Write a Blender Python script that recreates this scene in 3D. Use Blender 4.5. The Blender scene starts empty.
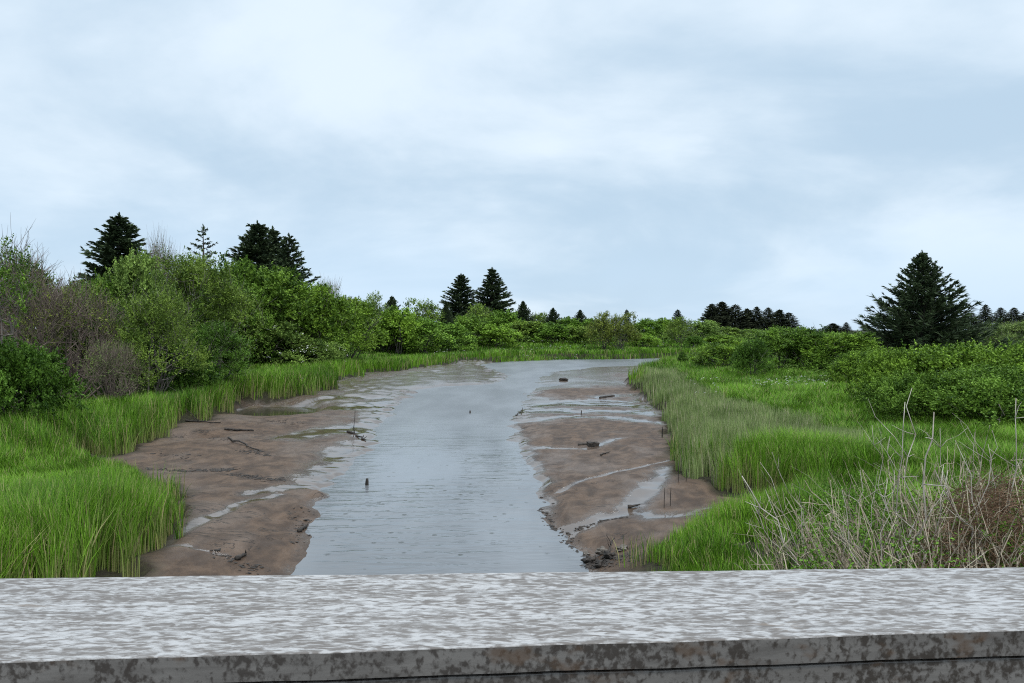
import bpy, math, random
import numpy as np
from mathutils import Vector

random.seed(7)
RNG = np.random.default_rng(11)
S = bpy.context.scene
C = S.collection
R = math.radians
TAU = math.tau

# ------------------------------------------------------------------ camera
F = 740.0
CAM_Z = 4.0
HOR = 330.0
PITCH = math.atan((341.5 - HOR) / F)
cam_d = bpy.data.cameras.new('camera')
cam_d.sensor_width = 36.0
cam_d.lens = F / 1024 * 36.0
cam_d.clip_start = 0.05
cam_d.clip_end = 9000
cam = bpy.data.objects.new('camera', cam_d)
C.objects.link(cam)
cam.location = (0, 0, CAM_Z)
cam.rotation_euler = (math.pi / 2 - PITCH, 0, 0)
S.camera = cam
cp, sp = math.cos(PITCH), math.sin(PITCH)


def ray(px, py):
    dx, dy = (px - 512) / F, (341.5 - py) / F
    return dx, cp + dy * sp, -sp + dy * cp


def G(px, py, z=0.0):
    """point on the level z that the photograph shows at a pixel (survey of the ground plan)"""
    dx, dy, dz = ray(px, py)
    t = (z - CAM_Z) / dz
    return (dx * t, dy * t)


def XZ(px, py, Y):
    dx, dy, dz = ray(px, py)
    t = Y / dy
    return dx * t, CAM_Z + dz * t


# ------------------------------------------------------------------ render / world / sun
S.render.engine = 'CYCLES'
S.cycles.use_denoising = False
S.cycles.max_bounces = 6
S.cycles.diffuse_bounces = 1
S.cycles.filter_width = 1.1
S.cycles.glossy_bounces = 2
S.cycles.transmission_bounces = 2
S.cycles.transparent_max_bounces = 4
S.cycles.use_adaptive_sampling = False
S.view_settings.view_transform = 'Standard'
S.view_settings.look = 'None'
S.view_settings.gamma = 1.0
S.view_settings.exposure = 0.45

SUN_EL, SUN_AZ = 66, 150          # azimuth measured clockwise from +Y (behind, to the right)


class NT:
    """tiny helper to wire node trees"""
    def __init__(self, tree):
        self.t = tree
        tree.nodes.clear()

    def n(self, kind, **kw):
        node = self.t.nodes.new(kind)
        for k, v in kw.items():
            setattr(node, k, v)
        return node

    def l(self, a, b):
        self.t.links.new(a, b)

    def val(self, sock, v):
        if hasattr(v, 'is_output') or isinstance(v, bpy.types.NodeSocket):
            self.l(v, sock)
        else:
            sock.default_value = v

    def math(self, op, a, b=0.0, c=0.0, clamp=False):
        m = self.n('ShaderNodeMath', operation=op, use_clamp=clamp)
        self.val(m.inputs[0], a)
        self.val(m.inputs[1], b)
        self.val(m.inputs[2], c)
        return m.outputs[0]

    def mix(self, fac, a, b, blend='MIX'):
        m = self.n('ShaderNodeMix', data_type='RGBA', blend_type=blend)
        self.val(m.inputs['Factor'], fac)
        for key, v in (('A', a), ('B', b)):
            s = [i for i in m.inputs if i.name == key and i.type == 'RGBA'][0]
            if isinstance(v, bpy.types.NodeSocket):
                self.l(v, s)
            else:
                s.default_value = (*v, 1.0) if len(v) == 3 else v
        return [o for o in m.outputs if o.type == 'RGBA'][0]

    def noise(self, vec, scale, detail=4.0, rough=0.5, dist=0.0):
        m = self.n('ShaderNodeTexNoise')
        if vec is not None:
            self.l(vec, m.inputs['Vector'])
        m.inputs['Scale'].default_value = scale
        m.inputs['Detail'].default_value = detail
        m.inputs['Roughness'].default_value = rough
        m.inputs['Distortion'].default_value = dist
        return m.outputs['Fac']

    def mapping(self, vec, scale=(1, 1, 1), loc=(0, 0, 0), rot=(0, 0, 0)):
        m = self.n('ShaderNodeMapping')
        self.l(vec, m.inputs['Vector'])
        m.inputs['Scale'].default_value = scale
        m.inputs['Location'].default_value = loc
        m.inputs['Rotation'].default_value = rot
        return m.outputs['Vector']

    def step(self, v, lo, hi):
        m = self.n('ShaderNodeMapRange', interpolation_type='SMOOTHSTEP')
        self.val(m.inputs['Value'], v)
        m.inputs['From Min'].default_value = lo
        m.inputs['From Max'].default_value = hi
        return m.outputs['Result']

    def bump(self, height, strength=0.5, dist=0.02, normal=None):
        m = self.n('ShaderNodeBump')
        m.inputs['Strength'].default_value = strength
        m.inputs['Distance'].default_value = dist
        self.l(height, m.inputs['Height'])
        if normal is not None:
            self.l(normal, m.inputs['Normal'])
        return m.outputs['Normal']


world = bpy.data.worlds.new('World')
S.world = world
world.use_nodes = True
w = NT(world.node_tree)
sky = w.n('ShaderNodeTexSky', sky_type='NISHITA')
sky.sun_disc = False
sky.sun_elevation = R(SUN_EL)
sky.sun_rotation = R(SUN_AZ)
tc = w.n('ShaderNodeTexCoord')
sep = w.n('ShaderNodeSeparateXYZ')
w.l(tc.outputs['Generated'], sep.inputs[0])
zc = w.math('MAXIMUM', sep.outputs['Z'], 0.0)
den = w.math('ADD', zc, 0.34)
cx = w.math('DIVIDE', sep.outputs['X'], den)
cy = w.math('DIVIDE', sep.outputs['Y'], den)
com = w.n('ShaderNodeCombineXYZ')
w.l(cx, com.inputs[0])
w.l(cy, com.inputs[1])
cv = w.mapping(com.outputs[0], scale=(0.95, 1.15, 1), loc=(12.4, 3.3, 0.2), rot=(0, 0, R(-14)))
n1 = w.noise(cv, 1.15, 7, 0.52, 0.4)
n2 = w.noise(w.mapping(cv, loc=(7, 3, 1)), 2.1, 6, 0.55, 0.2)
cl = w.math('ADD', w.math('MULTIPLY', n1, 0.7), w.math('MULTIPLY', n2, 0.3))
shade = w.step(cl, 0.37, 0.61)
cloud = w.mix(shade, (0.41, 0.535, 0.655), (0.64, 0.735, 0.82))
# pale opening of clearer air low over the horizon
low = w.math('SUBTRACT', 1.0, w.step(sep.outputs['Z'], 0.0, 0.22))
gapn = w.step(w.noise(w.mapping(com.outputs[0], scale=(0.5, 0.35, 1), loc=(1.2, 4.1, 0)), 1.1, 4, 0.5), 0.42, 0.62)
cloud = w.mix(w.math('MULTIPLY', low, w.math('MULTIPLY', gapn, 0.85)), cloud, (0.49, 0.635, 0.79))
# an overcast sky is brighter towards the zenith
zen = w.math('ADD', 1.0, w.math('MULTIPLY', w.step(sep.outputs['Z'], 0.40, 1.0), 1.0))
cs = w.n('ShaderNodeVectorMath', operation='SCALE')
w.l(cloud, cs.inputs[0])
w.l(zen, cs.inputs['Scale'])
bg1 = w.n('ShaderNodeBackground')
w.l(sky.outputs[0], bg1.inputs['Color'])
bg1.inputs['Strength'].default_value = 0.06
bg2 = w.n('ShaderNodeBackground')
w.l(cs.outputs[0], bg2.inputs['Color'])
bg2.inputs['Strength'].default_value = 1.0
mx = w.n('ShaderNodeMixShader')
mx.inputs[0].default_value = 0.9          # nearly closed cloud cover
w.l(bg1.outputs[0], mx.inputs[1])
w.l(bg2.outputs[0], mx.inputs[2])
wo = w.n('ShaderNodeOutputWorld')
w.l(mx.outputs[0], wo.inputs['Surface'])

sun_d = bpy.data.lights.new('sun', 'SUN')
sun_d.energy = 1.5
sun_d.angle = R(12)
sun_d.color = (1.0, 0.97, 0.92)
sun = bpy.data.objects.new('sun', sun_d)
C.objects.link(sun)
sd = Vector((math.sin(R(SUN_AZ)) * math.cos(R(SUN_EL)), math.cos(R(SUN_AZ)) * math.cos(R(SUN_EL)), math.sin(R(SUN_EL))))
sun.rotation_euler = sd.to_track_quat('Z', 'Y').to_euler()
sun.location = (20, -20, 40)


# ------------------------------------------------------------------ mesh helpers
def make_mesh(name, verts, faces, attrs=None, smooth=False):
    """verts (N,3); faces: list of integer arrays (M,k); attrs: {name: per-vertex floats}"""
    verts = np.asarray(verts, dtype=np.float32)
    me = bpy.data.meshes.new(name)
    me.vertices.add(len(verts))
    me.vertices.foreach_set('co', verts.ravel())
    faces = [np.asarray(f, dtype=np.int32) for f in faces if len(f)]
    loops = np.concatenate([f.ravel() for f in faces])
    totals = np.concatenate([np.full(len(f), f.shape[1], dtype=np.int32) for f in faces])
    starts = np.concatenate([[0], np.cumsum(totals)[:-1]]).astype(np.int32)
    me.loops.add(len(loops))
    me.loops.foreach_set('vertex_index', loops)
    me.polygons.add(len(totals))
    me.polygons.foreach_set('loop_start', starts)
    me.polygons.foreach_set('loop_total', totals)
    me.polygons.foreach_set('use_smooth', np.full(len(totals), bool(smooth)))
    for k, v in (attrs or {}).items():
        a = me.attributes.new(k, 'FLOAT', 'POINT')
        a.data.foreach_set('value', np.asarray(v, dtype=np.float32))
    me.update(calc_edges=True)
    me.validate()
    return me


def link(name, me, mat=None, parent=None):
    o = bpy.data.objects.new(name, me)
    C.objects.link(o)
    if mat is not None and me is not None and not me.materials:
        me.materials.append(mat)
    if parent is not None:
        o.parent = parent
    return o


def tag(o, label=None, cat=None, group=None, kind=None):
    if label:
        o['label'] = label
    if cat:
        o['category'] = cat
    if group:
        o['group'] = group
    if kind:
        o['kind'] = kind
    return o


def root(name, loc, rz=0.0, sc=(1, 1, 1)):
    o = bpy.data.objects.new(name, None)
    C.objects.link(o)
    o.location = loc
    o.rotation_euler = (0, 0, rz)
    o.scale = sc
    o.empty_display_size = 0.2
    return o


class Acc:
    """collects pieces of one mesh"""
    def __init__(self):
        self.v, self.f, self.a, self.n = [], [], {}, 0

    def add(self, v, fs, **attrs):
        v = np.asarray(v, dtype=np.float32).reshape(-1, 3)
        for f in fs:
            self.f.append(np.asarray(f, dtype=np.int64) + self.n)
        for k, x in attrs.items():
            self.a.setdefault(k, []).append(np.asarray(x, dtype=np.float32).ravel())
        self.v.append(v)
        self.n += len(v)

    def mesh(self, name, smooth=False):
        by = {}
        for f in self.f:
            by.setdefault(f.shape[1], []).append(f)
        return make_mesh(name, np.concatenate(self.v), [np.concatenate(x) for x in by.values()],
                         {k: np.concatenate(x) for k, x in self.a.items()}, smooth)


def unit(v):
    return v / np.maximum(np.linalg.norm(v, axis=-1, keepdims=True), 1e-9)


def tube(acc, pts, rad, sides=5, cap=True, **attrs):
    pts = np.asarray(pts, dtype=float)
    rad = np.asarray(rad, dtype=float)
    n = len(pts)
    tang = unit(np.gradient(pts, axis=0))
    ref = np.where(np.abs(tang[:, 2:3]) < 0.9, np.array([[0, 0, 1.0]]), np.array([[1.0, 0, 0]]))
    a = unit(np.cross(tang, ref))
    b = np.cross(tang, a)
    ang = np.arange(sides) / sides * TAU
    ring = pts[:, None] + rad[:, None, None] * (np.cos(ang)[None, :, None] * a[:, None] + np.sin(ang)[None, :, None] * b[:, None])
    idx = np.arange(n * sides).reshape(n, sides)
    q = np.stack([idx[:-1], np.roll(idx[:-1], -1, 1), np.roll(idx[1:], -1, 1), idx[1:]], -1).reshape(-1, 4)
    fs = [q]
    if cap:
        fs += [idx[0][::-1][None], idx[-1][None]]
    at = {k: np.full(n * sides, v) for k, v in attrs.items()}
    acc.add(ring.reshape(-1, 3), fs, **at)


def leaf_quads(acc, base, direc, length, width, tint, rng, fold=0.25):
    """rhombus leaves: base points, directions, lengths, widths"""
    n = len(base)
    direc = unit(direc)
    side = unit(np.cross(direc, unit(rng.normal(size=(n, 3)))))
    nor = np.cross(direc, side)
    L, W = length[:, None], width[:, None]
    mid = base + direc * L * 0.45
    v = np.stack([base, mid + side * W * 0.5 + nor * W * fold * 0.3, base + direc * L, mid - side * W * 0.5 + nor * W * fold * 0.3], 1)
    q = np.arange(n * 4).reshape(n, 4)
    acc.add(v.reshape(-1, 3), [q], tint=np.repeat(tint, 4))


# ------------------------------------------------------------------ ground plan
def sdf(poly, X, Y):
    """signed distance, positive inside"""
    X = np.asarray(X, dtype=np.float64)
    Y = np.asarray(Y, dtype=np.float64)
    shp = X.shape
    X, Y = X.ravel(), Y.ravel()
    P = np.asarray(poly, dtype=np.float64)
    out = np.empty(len(X))
    CH = 60000
    for s in range(0, len(X), CH):
        x, y = X[s:s + CH], Y[s:s + CH]
        d2 = np.full(len(x), 1e18)
        ins = np.zeros(len(x), dtype=bool)
        for i in range(len(P)):
            ax, ay = P[i]
            bx, by = P[(i + 1) % len(P)]
            ex, ey = bx - ax, by - ay
            t = np.clip(((x - ax) * ex + (y - ay) * ey) / (ex * ex + ey * ey + 1e-12), 0, 1)
            d2 = np.minimum(d2, (x - ax - t * ex) ** 2 + (y - ay - t * ey) ** 2)
            if ay != by:
                c = ((ay > y) != (by > y)) & (x < (bx - ax) * (y - ay) / (by - ay) + ax)
                ins ^= c
        d = np.sqrt(d2)
        out[s:s + CH] = np.where(ins, d, -d)
    return out.reshape(shp)


def pix(pts, z):
    return [G(px, py, z) for px, py in pts]


WATER = [(-4.2, -25), (-3.9, 8)] + pix([
    (285, 575), (299, 553), (311, 527), (317, 503), (330, 488), (352, 470), (377, 449), (384, 425), (398, 408),
    (411, 391), (445, 386), (488, 384.5), (506, 379), (498, 371), (478, 365), (500, 361.5), (560, 359), (620, 359),
    (677, 357.6), (720, 357)], 0) + [(90, 118), (220, 135), (220, 118), (90, 104)] + pix([
    (720, 362.5), (685, 363.5), (600, 367), (560, 371), (540, 377), (538, 388), (522, 404), (512, 427), (514, 453),
    (532, 474), (539, 495), (546, 517), (557, 533), (579, 552), (590, 570)], 0) + [(1.25, 8), (1.4, -25)]

LAND_L = [(-6.3, -25), (-6.1, 9)] + pix([
    (142, 580), (156, 556), (166, 537), (184, 518), (174, 496), (122, 476), (70, 464), (60, 457), (110, 461), (142, 452),
    (155, 440), (180, 425), (222, 421), (236, 410), (226, 404), (236, 400), (258, 400), (306, 397), (339, 389),
    (337, 382), (357, 378), (361, 373), (396, 372), (426, 367), (452, 365), (456, 361.5), (512, 359), (557, 357.5),
    (612, 357), (677, 355.5), (720, 355)], 0.35) + [(90, 125), (220, 142), (4000, 700), (4000, 6000), (-4000, 6000), (-4000, -25)]

LAND_R = [(1.9, -25), (1.9, 9)] + pix([
    (640, 582), (642, 562), (668, 549), (716, 531), (772, 510), (783, 500), (744, 496), (727, 491), (711, 484), (687, 481),
    (677, 478), (671, 447), (664, 411), (647, 394), (633, 381), (640, 374), (660, 368), (684, 364), (720, 362.8)], 0.35) + [
    (90, 98), (220, 112), (4000, 600), (4000, -25)]

SEDGE = pix([(628, 382), (650, 371), (682, 373), (704, 396), (748, 411), (792, 421), (850, 438), (866, 446),
             (800, 449), (722, 455), (706, 486), (674, 490), (660, 430), (645, 398)], 0.9)

# dry water runnels and films lying on the mud, as polylines (pixel, pixel, half width m)
RUNNELS = [
    ([(150, 566), (168, 552), (190, 540), (206, 530), (216, 526)], 0.16),
    ([(216, 528), (232, 516), (250, 506), (268, 500), (282, 494)], 0.15),
    ([(250, 498), (278, 490), (300, 485), (322, 478)], 0.28),
    ([(160, 564), (186, 559), (214, 560), (236, 562)], 0.07),
    ([(325, 478), (350, 458), (372, 440), (384, 418), (396, 404)], 0.9),
    ([(290, 440), (330, 432), (372, 424)], 0.8),
    ([(310, 412), (350, 408), (392, 402)], 0.85),
    ([(350, 392), (400, 381), (450, 373), (490, 371)], 1.3),
    ([(300, 405), (345, 400), (385, 398)], 0.5),
    ([(520, 420), (560, 418), (610, 421), (668, 432)], 0.5),
    ([(530, 409), (575, 412), (640, 416), (664, 421)], 0.85),
    ([(520, 404), (560, 402), (640, 407), (660, 412)], 1.0),
    ([(600, 397), (640, 394), (655, 402)], 1.0),
    ([(545, 384), (580, 380), (630, 383)], 1.2),
    ([(550, 374), (600, 370), (640, 370)], 1.6),
    ([(528, 447), (560, 448), (590, 452), (612, 444)], 0.3),
    ([(560, 400), (600, 400), (630, 402)], 0.5),
    ([(668, 478), (655, 492), (640, 503), (628, 514), (650, 522), (690, 524), (712, 518)], 0.36),
    ([(628, 514), (600, 519), (575, 525)], 0.3),
    ([(520, 440), (528, 470), (545, 480)], 0.35),
    ([(560, 490), (590, 480), (640, 474), (668, 470)], 0.12),
]


def seg_dist(pts, X, Y):
    d2 = np.full(np.shape(X), 1e18)
    for (ax, ay), (bx, by) in zip(pts[:-1], pts[1:]):
        ex, ey = bx - ax, by - ay
        t = np.clip(((X - ax) * ex + (Y - ay) * ey) / (ex * ex + ey * ey + 1e-12), 0, 1)
        d2 = np.minimum(d2, (X - ax - t * ex) ** 2 + (Y - ay - t * ey) ** 2)
    return np.sqrt(d2)


def sstep(x, a, b):
    t = np.clip((x - a) / (b - a), 0, 1)
    return t * t * (3 - 2 * t)


_perm = RNG.permutation(4096)
_grad = RNG.normal(size=(4096,))


def vnoise(x, y):
    """smooth value noise in about -1..1"""
    xi, yi = np.floor(x).astype(np.int64), np.floor(y).astype(np.int64)
    fx, fy = x - xi, y - yi
    fx, fy = fx * fx * (3 - 2 * fx), fy * fy * (3 - 2 * fy)

    def g(i, j):
        return _grad[_perm[(_perm[i & 4095] + j) & 4095]]
    a = g(xi, yi) * (1 - fx) + g(xi + 1, yi) * fx
    b = g(xi, yi + 1) * (1 - fx) + g(xi + 1, yi + 1) * fx
    return np.clip((a * (1 - fy) + b * fy) * 0.6, -1.3, 1.3)


def fbm(x, y, o=3):
    s, a = 0, 1.0
    for i in range(o):
        s = s + a * vnoise(x * 2 ** i + 17.3 * i, y * 2 ** i - 9.1 * i)
        a *= 0.5
    return s


def terrain(X, Y, full=False):
    X = np.asarray(X, dtype=float)
    Y = np.asarray(Y, dtype=float)
    # ragged shore lines
    jx = 0.20 * fbm(X * 1.3, Y * 1.3, 4) * np.clip(Y / 14, 0.6, 4)
    dw = sdf(WATER, X + jx * 0.7, Y + jx * 0.5)
    dl = sdf(LAND_L, X + jx, Y + jx * 0.6)
    dr = sdf(LAND_R, X + jx, Y + jx * 0.6)
    land = np.maximum(dl, dr)
    sea = np.maximum(-land, 0)
    riv = np.maximum(-dw, 0)
    t = riv / (riv + sea + 1e-6)
    flat = 0.36 * t * np.clip(riv / 1.2 + 0.15, 0, 1)
    mud = 0.03 * np.clip(riv / 0.25, 0, 1) + flat + 0.03 * fbm(X * 0.9, Y * 0.7, 3) * np.clip(riv / 0.6, 0, 1) + 0.07 * sstep(riv, 0.08, 0.5)
    # the far part of the right flat lies just awash
    awash = sstep(Y, 30, 42) * (X > 0)
    mud = mud * (1 - 0.72 * awash) + awash * 0.025 * fbm(X * 0.25 + 3, Y * 0.16, 2)
    # runnels
    wet = np.zeros_like(X)
    calm = np.zeros_like(X)
    for pts, hw in RUNNELS:
        P = pix(pts, 0.15)
        d = seg_dist(P, X + jx * 0.5, Y + jx)
        wet = np.maximum(wet, 1 - d / (hw * 1.6))
        mud = mud - 0.035 * np.exp(-(d / hw) ** 2)
    calm = np.clip(wet, 0, 1) * (1 - sstep(Y, 40, 48))
    wet = np.maximum(wet, 0) + 0.46 * awash + 0.6 * np.exp(-riv / (0.5 + Y * 0.035)) * sstep(Y, 15, 24) + 0.62 * sstep(Y, 26, 44) * (X < 0)
    bx_, by_ = G(590, 393, 0.1)
    bar = np.exp(-(((X - bx_) / 4.2) ** 2 + ((Y - by_) / 4.5) ** 2) ** 2)
    bx_, by_ = G(590, 440, 0.1)
    bar2 = np.exp(-(((X - bx_) / 3.0) ** 2 + ((Y - by_) / 4.0) ** 2) ** 2)
    wet = wet - 0.8 * bar - 0.25 * bar2
    mud = mud + 0.10 * bar
    # small pool in the inlet on the left and one beside the near tuft
    pools = 0
    for (px, py, rx, ry, dep) in ((282, 411, 1.7, 3.0, 0.62), (250, 410, 1.3, 3.0, 0.62), (190, 443, 1.0, 0.7, 0.3), (120, 560, 0.7, 1.1, 0.36), (756, 505, 0.9, 0.6, 0.3)):
        x0, y0 = G(px, py, 0.1)
        e = np.exp(-(((X - x0) / rx) ** 2 + ((Y - y0) / ry) ** 2) ** 1.5)
        pools = pools + dep * e
    mud = mud - pools
    rise = 0.34 * sstep(land, 0.0, 0.9) + 0.35 * sstep(land, 2, 18) + 0.8 * sstep(land, 5, 26) * (dl > 0)
    lnd = 0.33 + rise + 0.07 * fbm(X * 0.35, Y * 0.35, 3)
    lnd = lnd + 0.35 * sstep(X, 3, 6) * sstep(-Y, -14, -8) * (dr > 0)
    bed = -0.12 * np.clip(dw, 0, 1) - 0.4 * sstep(dw, 0.3, 2.8)
    h = np.where(dw > 0, bed, np.where(land > 0, lnd, mud))
    if full:
        return h, land, dl, dr, dw, wet, calm
    return h


def axis(fine_lo, fine_hi, step, lo, hi, grow):
    a = list(np.arange(fine_lo, fine_hi, step))
    s, x = step, fine_hi
    while x < hi:
        a.append(x)
        s = min(s * grow, 400)
        x += s
    a.append(hi)
    s, x, b = step, fine_lo, []
    while True:
        s = min(s * grow, 400)
        x -= s
        if x < lo:
            break
        b.append(x)
    b.append(lo)
    return np.array(b[::-1] + a)


# ------------------------------------------------------------------ materials
def new_mat(name):
    m = bpy.data.materials.new(name)
    m.use_nodes = True
    return m, NT(m.node_tree)


def finish(nt, shader):
    o = nt.n('ShaderNodeOutputMaterial')
    nt.l(shader, o.inputs['Surface'])


def leaf_mat(name, dark, light, trans=0.25, rough=0.5, dry=None, spec=0.12, obj_tint=True):
    m, t = new_mat(name)
    a = t.n('ShaderNodeAttribute', attribute_name='tint')
    col = t.mix(a.outputs['Fac'], dark, light)
    if dry is not None:
        d = t.n('ShaderNodeAttribute', attribute_name='dry')
        col = t.mix(d.outputs['Fac'], col, dry)
    if obj_tint:
        oi = t.n('ShaderNodeObjectInfo')
        col = t.mix(1.0, col, oi.outputs['Color'], 'MULTIPLY')
    p = t.n('ShaderNodeBsdfPrincipled')
    t.l(col, p.inputs['Base Color'])
    p.inputs['Roughness'].default_value = rough
    p.inputs['Specular IOR Level'].default_value = spec
    tr = t.n('ShaderNodeBsdfTranslucent')
    t.l(col, tr.inputs['Color'])
    mx = t.n('ShaderNodeMixShader')
    mx.inputs[0].default_value = trans
    t.l(p.outputs[0], mx.inputs[1])
    t.l(tr.outputs[0], mx.inputs[2])
    finish(t, mx.outputs[0])
    return m


def bark_mat(name, c1, c2, scale=6.0):
    m, t = new_mat(name)
    tcn = t.n('ShaderNodeTexCoord')
    v = t.mapping(tcn.outputs['Object'], scale=(1, 1, 0.35))
    n = t.noise(v, scale, 4, 0.6)
    col = t.mix(t.step(n, 0.35, 0.68), c1, c2)
    p = t.n('ShaderNodeBsdfPrincipled')
    t.l(col, p.inputs['Base Color'])
    p.inputs['Roughness'].default_value = 0.85
    t.l(t.bump(n, 0.5, 0.02), p.inputs['Normal'])
    finish(t, p.outputs[0])
    return m


M = {}
M['grass'] = leaf_mat('fresh_grass', (0.034, 0.098, 0.008), (0.20, 0.385, 0.032), 0.12, 0.45, dry=(0.36, 0.30, 0.15))
M['sedge'] = leaf_mat('grey_sedge', (0.09, 0.155, 0.030), (0.31, 0.40, 0.14), 0.16, 0.5, dry=(0.46, 0.40, 0.27))
M['leaf'] = leaf_mat('shrub_leaves', (0.030, 0.066, 0.009), (0.225, 0.350, 0.060), 0.12, 0.45)
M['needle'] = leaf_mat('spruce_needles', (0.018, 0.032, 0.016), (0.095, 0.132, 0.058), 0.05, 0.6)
M['bark'] = bark_mat('shrub_bark', (0.09, 0.075, 0.06), (0.19, 0.165, 0.14))
M['twig'] = bark_mat('brown_twigs', (0.10, 0.072, 0.055), (0.22, 0.165, 0.135), 3.0)
M['trunk'] = bark_mat('conifer_bark', (0.035, 0.028, 0.022), (0.08, 0.065, 0.055))
M['bleached'] = bark_mat('bleached_wood', (0.25, 0.21, 0.165), (0.58, 0.52, 0.44), 5.0)
M['straw'] = leaf_mat('dead_stalks', (0.115, 0.080, 0.048), (0.56, 0.47, 0.35), 0.05, 0.7)
M['bracken'] = leaf_mat('dead_bracken', (0.085, 0.048, 0.026), (0.30, 0.195, 0.12), 0.05, 0.7)
M['drift'] = bark_mat('wet_driftwood', (0.018, 0.014, 0.011), (0.06, 0.047, 0.038), 12.0)
M['petal'] = leaf_mat('white_petals', (0.55, 0.55, 0.45), (0.8, 0.8, 0.76), 0.2, 0.6)


def ground_material():
    m, t = new_mat('mud_and_soil')
    geo = t.n('ShaderNodeNewGeometry')
    pos = geo.outputs['Position']
    land = t.n('ShaderNodeAttribute', attribute_name='land').outputs['Fac']
    wet = t.n('ShaderNodeAttribute', attribute_name='wet').outputs['Fac']
    ht = t.n('ShaderNodeAttribute', attribute_name='height').outputs['Fac']
    flow = t.mapping(pos, scale=(0.55, 0.28, 1), rot=(0, 0, R(12)))
    big = t.noise(flow, 1.1, 5, 0.55, 0.4)
    mid = t.noise(t.mapping(pos, scale=(1, 0.6, 1)), 2.6, 6, 0.62, 0.5)
    fine = t.noise(pos, 16, 6, 0.68)
    grit = t.noise(pos, 42, 3, 0.75)
    col = t.mix(t.step(mid, 0.32, 0.7), (0.054, 0.032, 0.019), (0.126, 0.077, 0.046))
    col = t.mix(t.math('MULTIPLY', t.step(fine, 0.56, 0.74), 0.6), col, (0.06, 0.04, 0.03))
    col = t.mix(t.math('MULTIPLY', t.step(big, 0.48, 0.66), 0.35), col, (0.16, 0.122, 0.098))
    # thin scraps of weed and dark peat in flecks
    vor = t.n('ShaderNodeTexVoronoi')
    t.l(t.mapping(pos, scale=(1, 0.45, 1)), vor.inputs['Vector'])
    vor.inputs['Scale'].default_value = 3.2
    fl = t.math('MULTIPLY', t.step(t.noise(pos, 7, 3, 0.6), 0.53, 0.6), t.math('SUBTRACT', 1.0, t.step(vor.outputs['Distance'], 0.05, 0.2)))
    col = t.mix(fl, col, (0.022, 0.018, 0.014))
    rid = t.noise(t.mapping(pos, scale=(0.5, 1.3, 1), rot=(0, 0, R(20))), 1.0, 5, 0.6, 0.7)
    rill = t.math('SUBTRACT', 1.0, t.step(t.math('ABSOLUTE', t.math('SUBTRACT', rid, 0.5)), 0.0, 0.012))
    rill = t.math('MULTIPLY', rill, t.step(t.noise(pos, 0.45, 3, 0.5), 0.48, 0.56))
    col = t.mix(t.math('MULTIPLY', rill, 0.85), col, (0.022, 0.016, 0.012))
    # water film
    lowness = t.math('SUBTRACT', 1.0, t.step(ht, 0.015, 0.11))
    film_in = t.math('ADD', t.math('ADD', t.math('MULTIPLY', wet, 0.75), t.math('MULTIPLY', lowness, 0.42)),
                     t.math('MULTIPLY', t.math('SUBTRACT', t.math('ADD', t.math('MULTIPLY', mid, 0.5), t.math('MULTIPLY', big, 0.5)), 0.5), 1.7))
    film_in = t.math('ADD', film_in, t.math('MULTIPLY', t.math('SUBTRACT', fine, 0.5), 0.5))
    film = t.step(film_in, 0.32, 0.54)
    damp = t.step(film_in, -0.1, 0.5)
    col = t.mix(t.math('MULTIPLY', film, 0.5), col, (0.10, 0.078, 0.062))
    shaded_soil = t.mix(t.step(fine, 0.35, 0.65), (0.016, 0.012, 0.008), (0.036, 0.036, 0.014))  # dark peat, with the shade at the grass foot put into its colour
    col = t.mix(land, col, shaded_soil)
    rough_mud = t.math('SUBTRACT', 0.62, t.math('MULTIPLY', damp, 0.28))
    rough = t.mix(film, t.math('ADD', rough_mud, t.math('MULTIPLY', t.math('SUBTRACT', fine, 0.5), 0.3)), (0.2, 0.2, 0.2))
    calm = t.n('ShaderNodeAttribute', attribute_name='calm').outputs['Fac']
    calm = t.step(t.math('ADD', calm, t.math('MULTIPLY', t.math('SUBTRACT', mid, 0.5), 1.2)), 0.38, 0.5)
    rough = t.mix(t.math('MULTIPLY', calm, film), rough, (0.05, 0.05, 0.05))
    rough = t.mix(land, rough, (0.9, 0.9, 0.9))
    hgt = t.math('ADD', t.math('MULTIPLY', fine, 0.8), t.math('ADD', t.math('MULTIPLY', grit, 0.6), t.math('MULTIPLY', mid, 1.4)))
    hgt = t.math('MULTIPLY', t.math('SUBTRACT', hgt, t.math('MULTIPLY', rill, 1.2)), t.math('SUBTRACT', 1.0, t.math('MULTIPLY', film, 0.95)))
    p = t.n('ShaderNodeBsdfPrincipled')
    t.l(col, p.inputs['Base Color'])
    t.l(rough, p.inputs['Roughness'])
    t.l(t.math('ADD', 1.36, t.math('MULTIPLY', t.math('MULTIPLY', film, t.math('SUBTRACT', 1.0, land)), 0.42)), p.inputs['IOR'])
    t.l(t.bump(hgt, 0.55, 0.05), p.inputs['Normal'])
    finish(t, p.outputs[0])
    return m


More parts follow.
